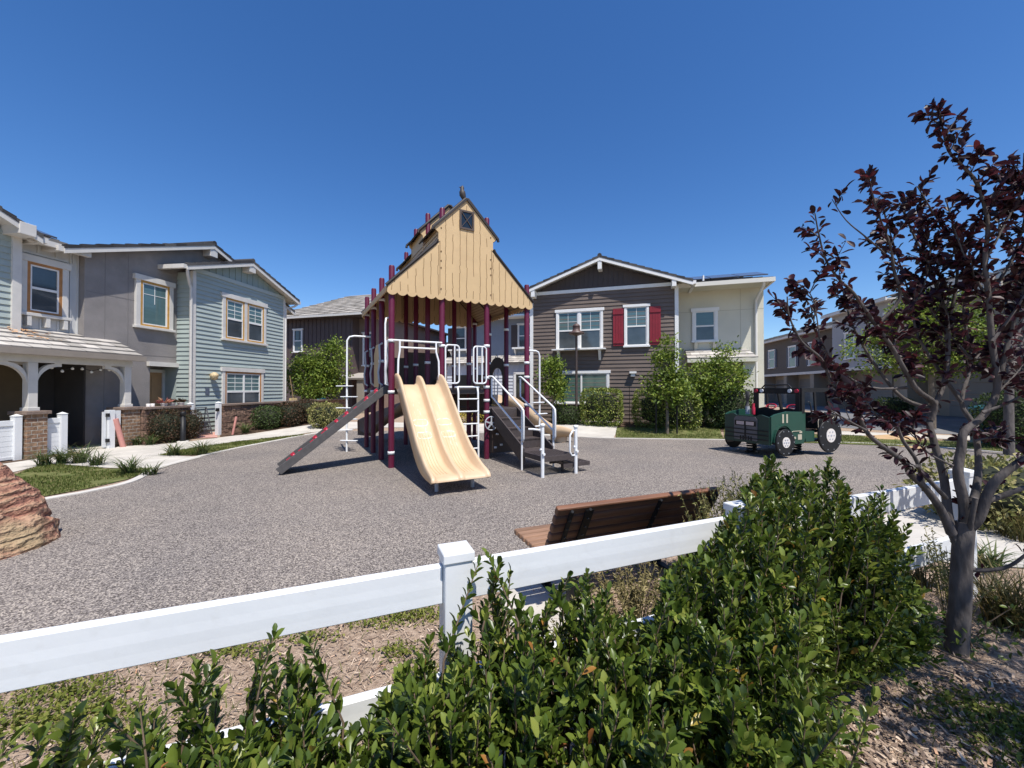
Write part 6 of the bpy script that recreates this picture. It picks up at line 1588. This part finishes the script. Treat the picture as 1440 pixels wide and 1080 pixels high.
    leaves_obj("foliage",np.array([tuple(v) for v in lp]),np.array([tuple(v) for v in ld_]),np.array([tuple(v) for v in ln_]),ll,ll*NR.uniform(.44,.56,len(ll)),leaf_gl,t)
# a second plum beside the camera whose crown dapples the mulch on the right
tree("plum_tree","purple plum tree standing beside the viewpoint outside the right picture edge",(3.75,.25,0),4.4,[(0,0,3.3,1.0,.8,.7),(-.3,.1,4.0,.9,.7,.6),(-.6,.4,3.0,.6,.5,.5),(.6,.5,3.2,.7,.6,.6)],3300,.08,leaf_pl,.08,bark_pl,None,14,False,.3,24)
# low leafy skirt round the plum trunk foot
for px,py,n,lab in ((1365,905,150,"small glossy shoots at the foot of the plum trunk"),(1290,905,110,"low glossy sprig under the tall shrub")):
    p = gp(px,py); m_=n
    o = thing("glossy_shrub",lab,"shrub",p,0,"glossy shrubs along the white fence")
    pos = NR.normal(0,1,(m_,3))*np.array([.14,.12,.06])+np.array([0,0,.10]); pos[:,2]=np.abs(pos[:,2])
    leaves_obj("foliage",pos,rnd_unit(m_)+np.array([0,0,.5]),rnd_unit(m_)*.6+np.array([0,0,1]),NR.uniform(.03,.05,m_),NR.uniform(.016,.024,m_),leaf_gl,o)
    m=MB()
    for k in range(8): q=pos[k]; m.tube([(0,0,0),(q[0]*.5,q[1]*.5,q[2]*.6),tuple(q)],[.005,.004,.002],4)
    m.build("stems",twig_m,o)
# prickly pear pads beside the far post
t = thing("cactus","small prickly pear cactus with round pads before the second fence post","cactus",(1.20,1.99,0))
cm = M("cactus_green",(.16,.21,.10),.6,.15,12,.2,60)
mb=MB()
for (x,z,r_,rz) in ((0,.30,.07,.30),(.02,.62,.05,.12),(.035,.735,.036,.07)):
    vs=[];
    for a in range(9):
        th_=a/8*pi
        for b in range(12):
            ph=b/12*2*pi; vs.append((x+r_*math.sin(th_)*math.cos(ph),.022*math.sin(th_)*math.sin(ph),z-.0+rz*math.cos(th_)))
    mb.add(vs,[(a*12+b,a*12+(b+1)%12,(a+1)*12+(b+1)%12,(a+1)*12+b) for a in range(8) for b in range(12)],True)
mb.build("pads",cm,t)

# dry wispy weeds
def wispy(name,label,c,n,h,spread,leafm,group=None):
    t=thing(name,label,"weed",c,0,group); m=MB(); pos=[];dr=[]
    for _ in range(n):
        a=R.uniform(0,2*pi); r_=spread*R.random(); hh=h*R.uniform(.55,1); p2=Vector((math.cos(a)*r_*2.0,math.sin(a)*r_*2.0,hh)); p0=Vector((math.cos(a)*r_*.5,math.sin(a)*r_*.5,0)); p1=p0.lerp(p2,.5)+Vector((0,0,.06))
        m.tube([p0,p1,p2],[.0035,.0028,.0012],3)
        for q in range(36):
            u=R.uniform(.35,1); b=p1.lerp(p2,(u-.5)*2) if u>.5 else p0.lerp(p1,u*2)
            pos.append(b);dr.append(Vector(rnd_unit(1)[0])+Vector((0,0,.6)))
    m.build("stems",dry_m,t); k=len(pos)
    leaves_obj("foliage",np.array([tuple(v) for v in pos]),np.array([tuple(v) for v in dr]),rnd_unit(k)+np.array([0,0,.5]),NR.uniform(.014,.040,k),NR.uniform(.006,.012,k),leafm,t,hi=False)
    return t
gW="wispy weeds near the bench"
def fp(a,w): p=fo+FU*a+FN*w; return (p.x,p.y,0)
wispy("weed","tall olive wispy weed hiding the right bench end",(1.50,2.62,0),330,.96,.19,leaf_ol,gW)
wispy("weed","olive wispy weed right of the bench, taller than the rail",(1.90,2.84,0),280,1.0,.19,leaf_ol,gW)
wispy("weed","dry straw coloured weed under the bench behind the rail",(.78,2.55,0),70,.42,.22,dry_m,gW)
wispy("weed","dry reddish grass tuft in front of the rail below the bench",(.62,1.83,0),80,.42,.16,dry_m,gW)
wispy("weed","short dry weed beside the small concrete slab",(.40,2.2,0),50,.32,.14,leaf_ol,gW)
wispy("weed","sparse thin weed over the path at the right fence end",(2.95,2.68,0),26,.62,.12,leaf_ol,gW)
clump("sedge","large arching sedge clump right of the plum trunk",(3.38,2.68,0),330,(.35,.62),(.006,.012),(.3,1.0),strap_y,.16)
clump("sedge","second sedge clump behind the plum trunk near the path",(3.2,3.25,0),200,(.25,.45),(.006,.012),(.3,1.0),strap_y,.14)
clump("daylily","bright strappy clump under the right fence rail",(3.35,3.75,0),90,(.22,.36),group=gL)
clump("daylily","strappy clump past the fence end by the path",(4.2,3.55,0),90,(.25,.4),group=gL)
clump("sedge","dry sedge clump at the right picture edge beyond the path",(5.4,4.2,0),220,(.3,.55),(.007,.013),(.3,1.0),strap_y,.2)

# bark chips, twigs and ground cover: nobody could count them
mulch_poly = [(-6,-.2),(-5.5,1.15),(-2.1,2.55),(.2,3.45),(3.4,4.15),(3.9,3.5),(4.9,3.4),(5.2,2.0),(3,.6),(1,.3),(-2,-.2)]
V=[];Fc=[]
def chip(x,y,L_,W_,z,tl):
    a=R.uniform(0,2*pi); c,s=math.cos(a),math.sin(a); i=len(V); tz=R.uniform(-tl,tl)*L_; tz2=R.uniform(-tl,tl)*W_
    for u,v in ((-1,-1),(1,-.8),(1,1),(-1,.7)): V.append((x+(u*L_*c-v*W_*s)/2,y+(u*L_*s+v*W_*c)/2,z+abs(u*tz/2+v*tz2/2)+ (tz*u+tz2*v)*.4))
    Fc.append((i,i+1,i+2)); Fc.append((i,i+2,i+3))
for x,y in scatter(mulch_poly,42000,R):
    if R.random()<.85: chip(x,y,R.uniform(.012,.055),R.uniform(.002,.006),R.uniform(.004,.018),.25)
    else: chip(x,y,R.uniform(.012,.035),R.uniform(.006,.014),R.uniform(.004,.014),.4)
for x,y in scatter([(1.2,1.2),(2.2,1.0),(3.2,1.8),(2.6,2.3),(1.2,1.75)],3800,R): chip(x,y,R.uniform(.012,.036),R.uniform(.006,.017),R.uniform(.006,.025),.6)
o=mesh_np("bark_chips",V,Fc,chip_m); o["kind"]="stuff"; o["label"]="bark chips and dry leaf litter"
pos=[];dr=[]
for cx,cy,sx,sy,n in ((-2.33,2.10,.16,.06,420),(-2.05,1.98,.14,.05,300),(-2.36,1.90,.18,.07,520),(-1.70,2.42,.14,.04,260),(-1.88,1.84,.16,.06,380),(-.66,2.80,.14,.05,420),(-.95,2.72,.12,.04,200),(-.68,2.42,.07,.05,160),(-.48,2.2,.06,.06,140),(-1.3,2.55,.10,.03,140),(-2.8,2.2,.2,.06,420),(2.45,1.78,.22,.09,1500),(2.75,1.62,.22,.10,1600),(2.25,1.98,.14,.08,600),(3.05,1.85,.2,.1,700),(.3,2.35,.3,.12,320),(1.1,3.2,.5,.2,500),(2.6,3.5,.6,.2,500),(4.6,2.9,.5,.2,600)):
    for _ in range(n):
        pos.append((R.gauss(cx,sx),R.gauss(cy,sy),abs(R.gauss(.016,.016))))
k=len(pos)
o=leaves_obj("ground_cover",np.array(pos),rnd_unit(k)+np.array([0,0,.5]),rnd_unit(k)*.5+np.array([0,0,1]),NR.uniform(.016,.042,k),NR.uniform(.010,.020,k),weed_m,None,hi=False)
o["kind"]="stuff"; o["label"]="low green weeds on the mulch"
gpts=[(R.gauss(2.7,.35),R.gauss(1.75,.14),.0) for _ in range(1500)]+[(R.gauss(-1.9,.8),R.gauss(2.0,.22),0) for _ in range(700)]
o=blades("grass",gpts,(.03,.10),(.003,.006),(.2,.9),grass_m,3); o["kind"]="stuff"; o["label"]="thin wild grass on the mulch"
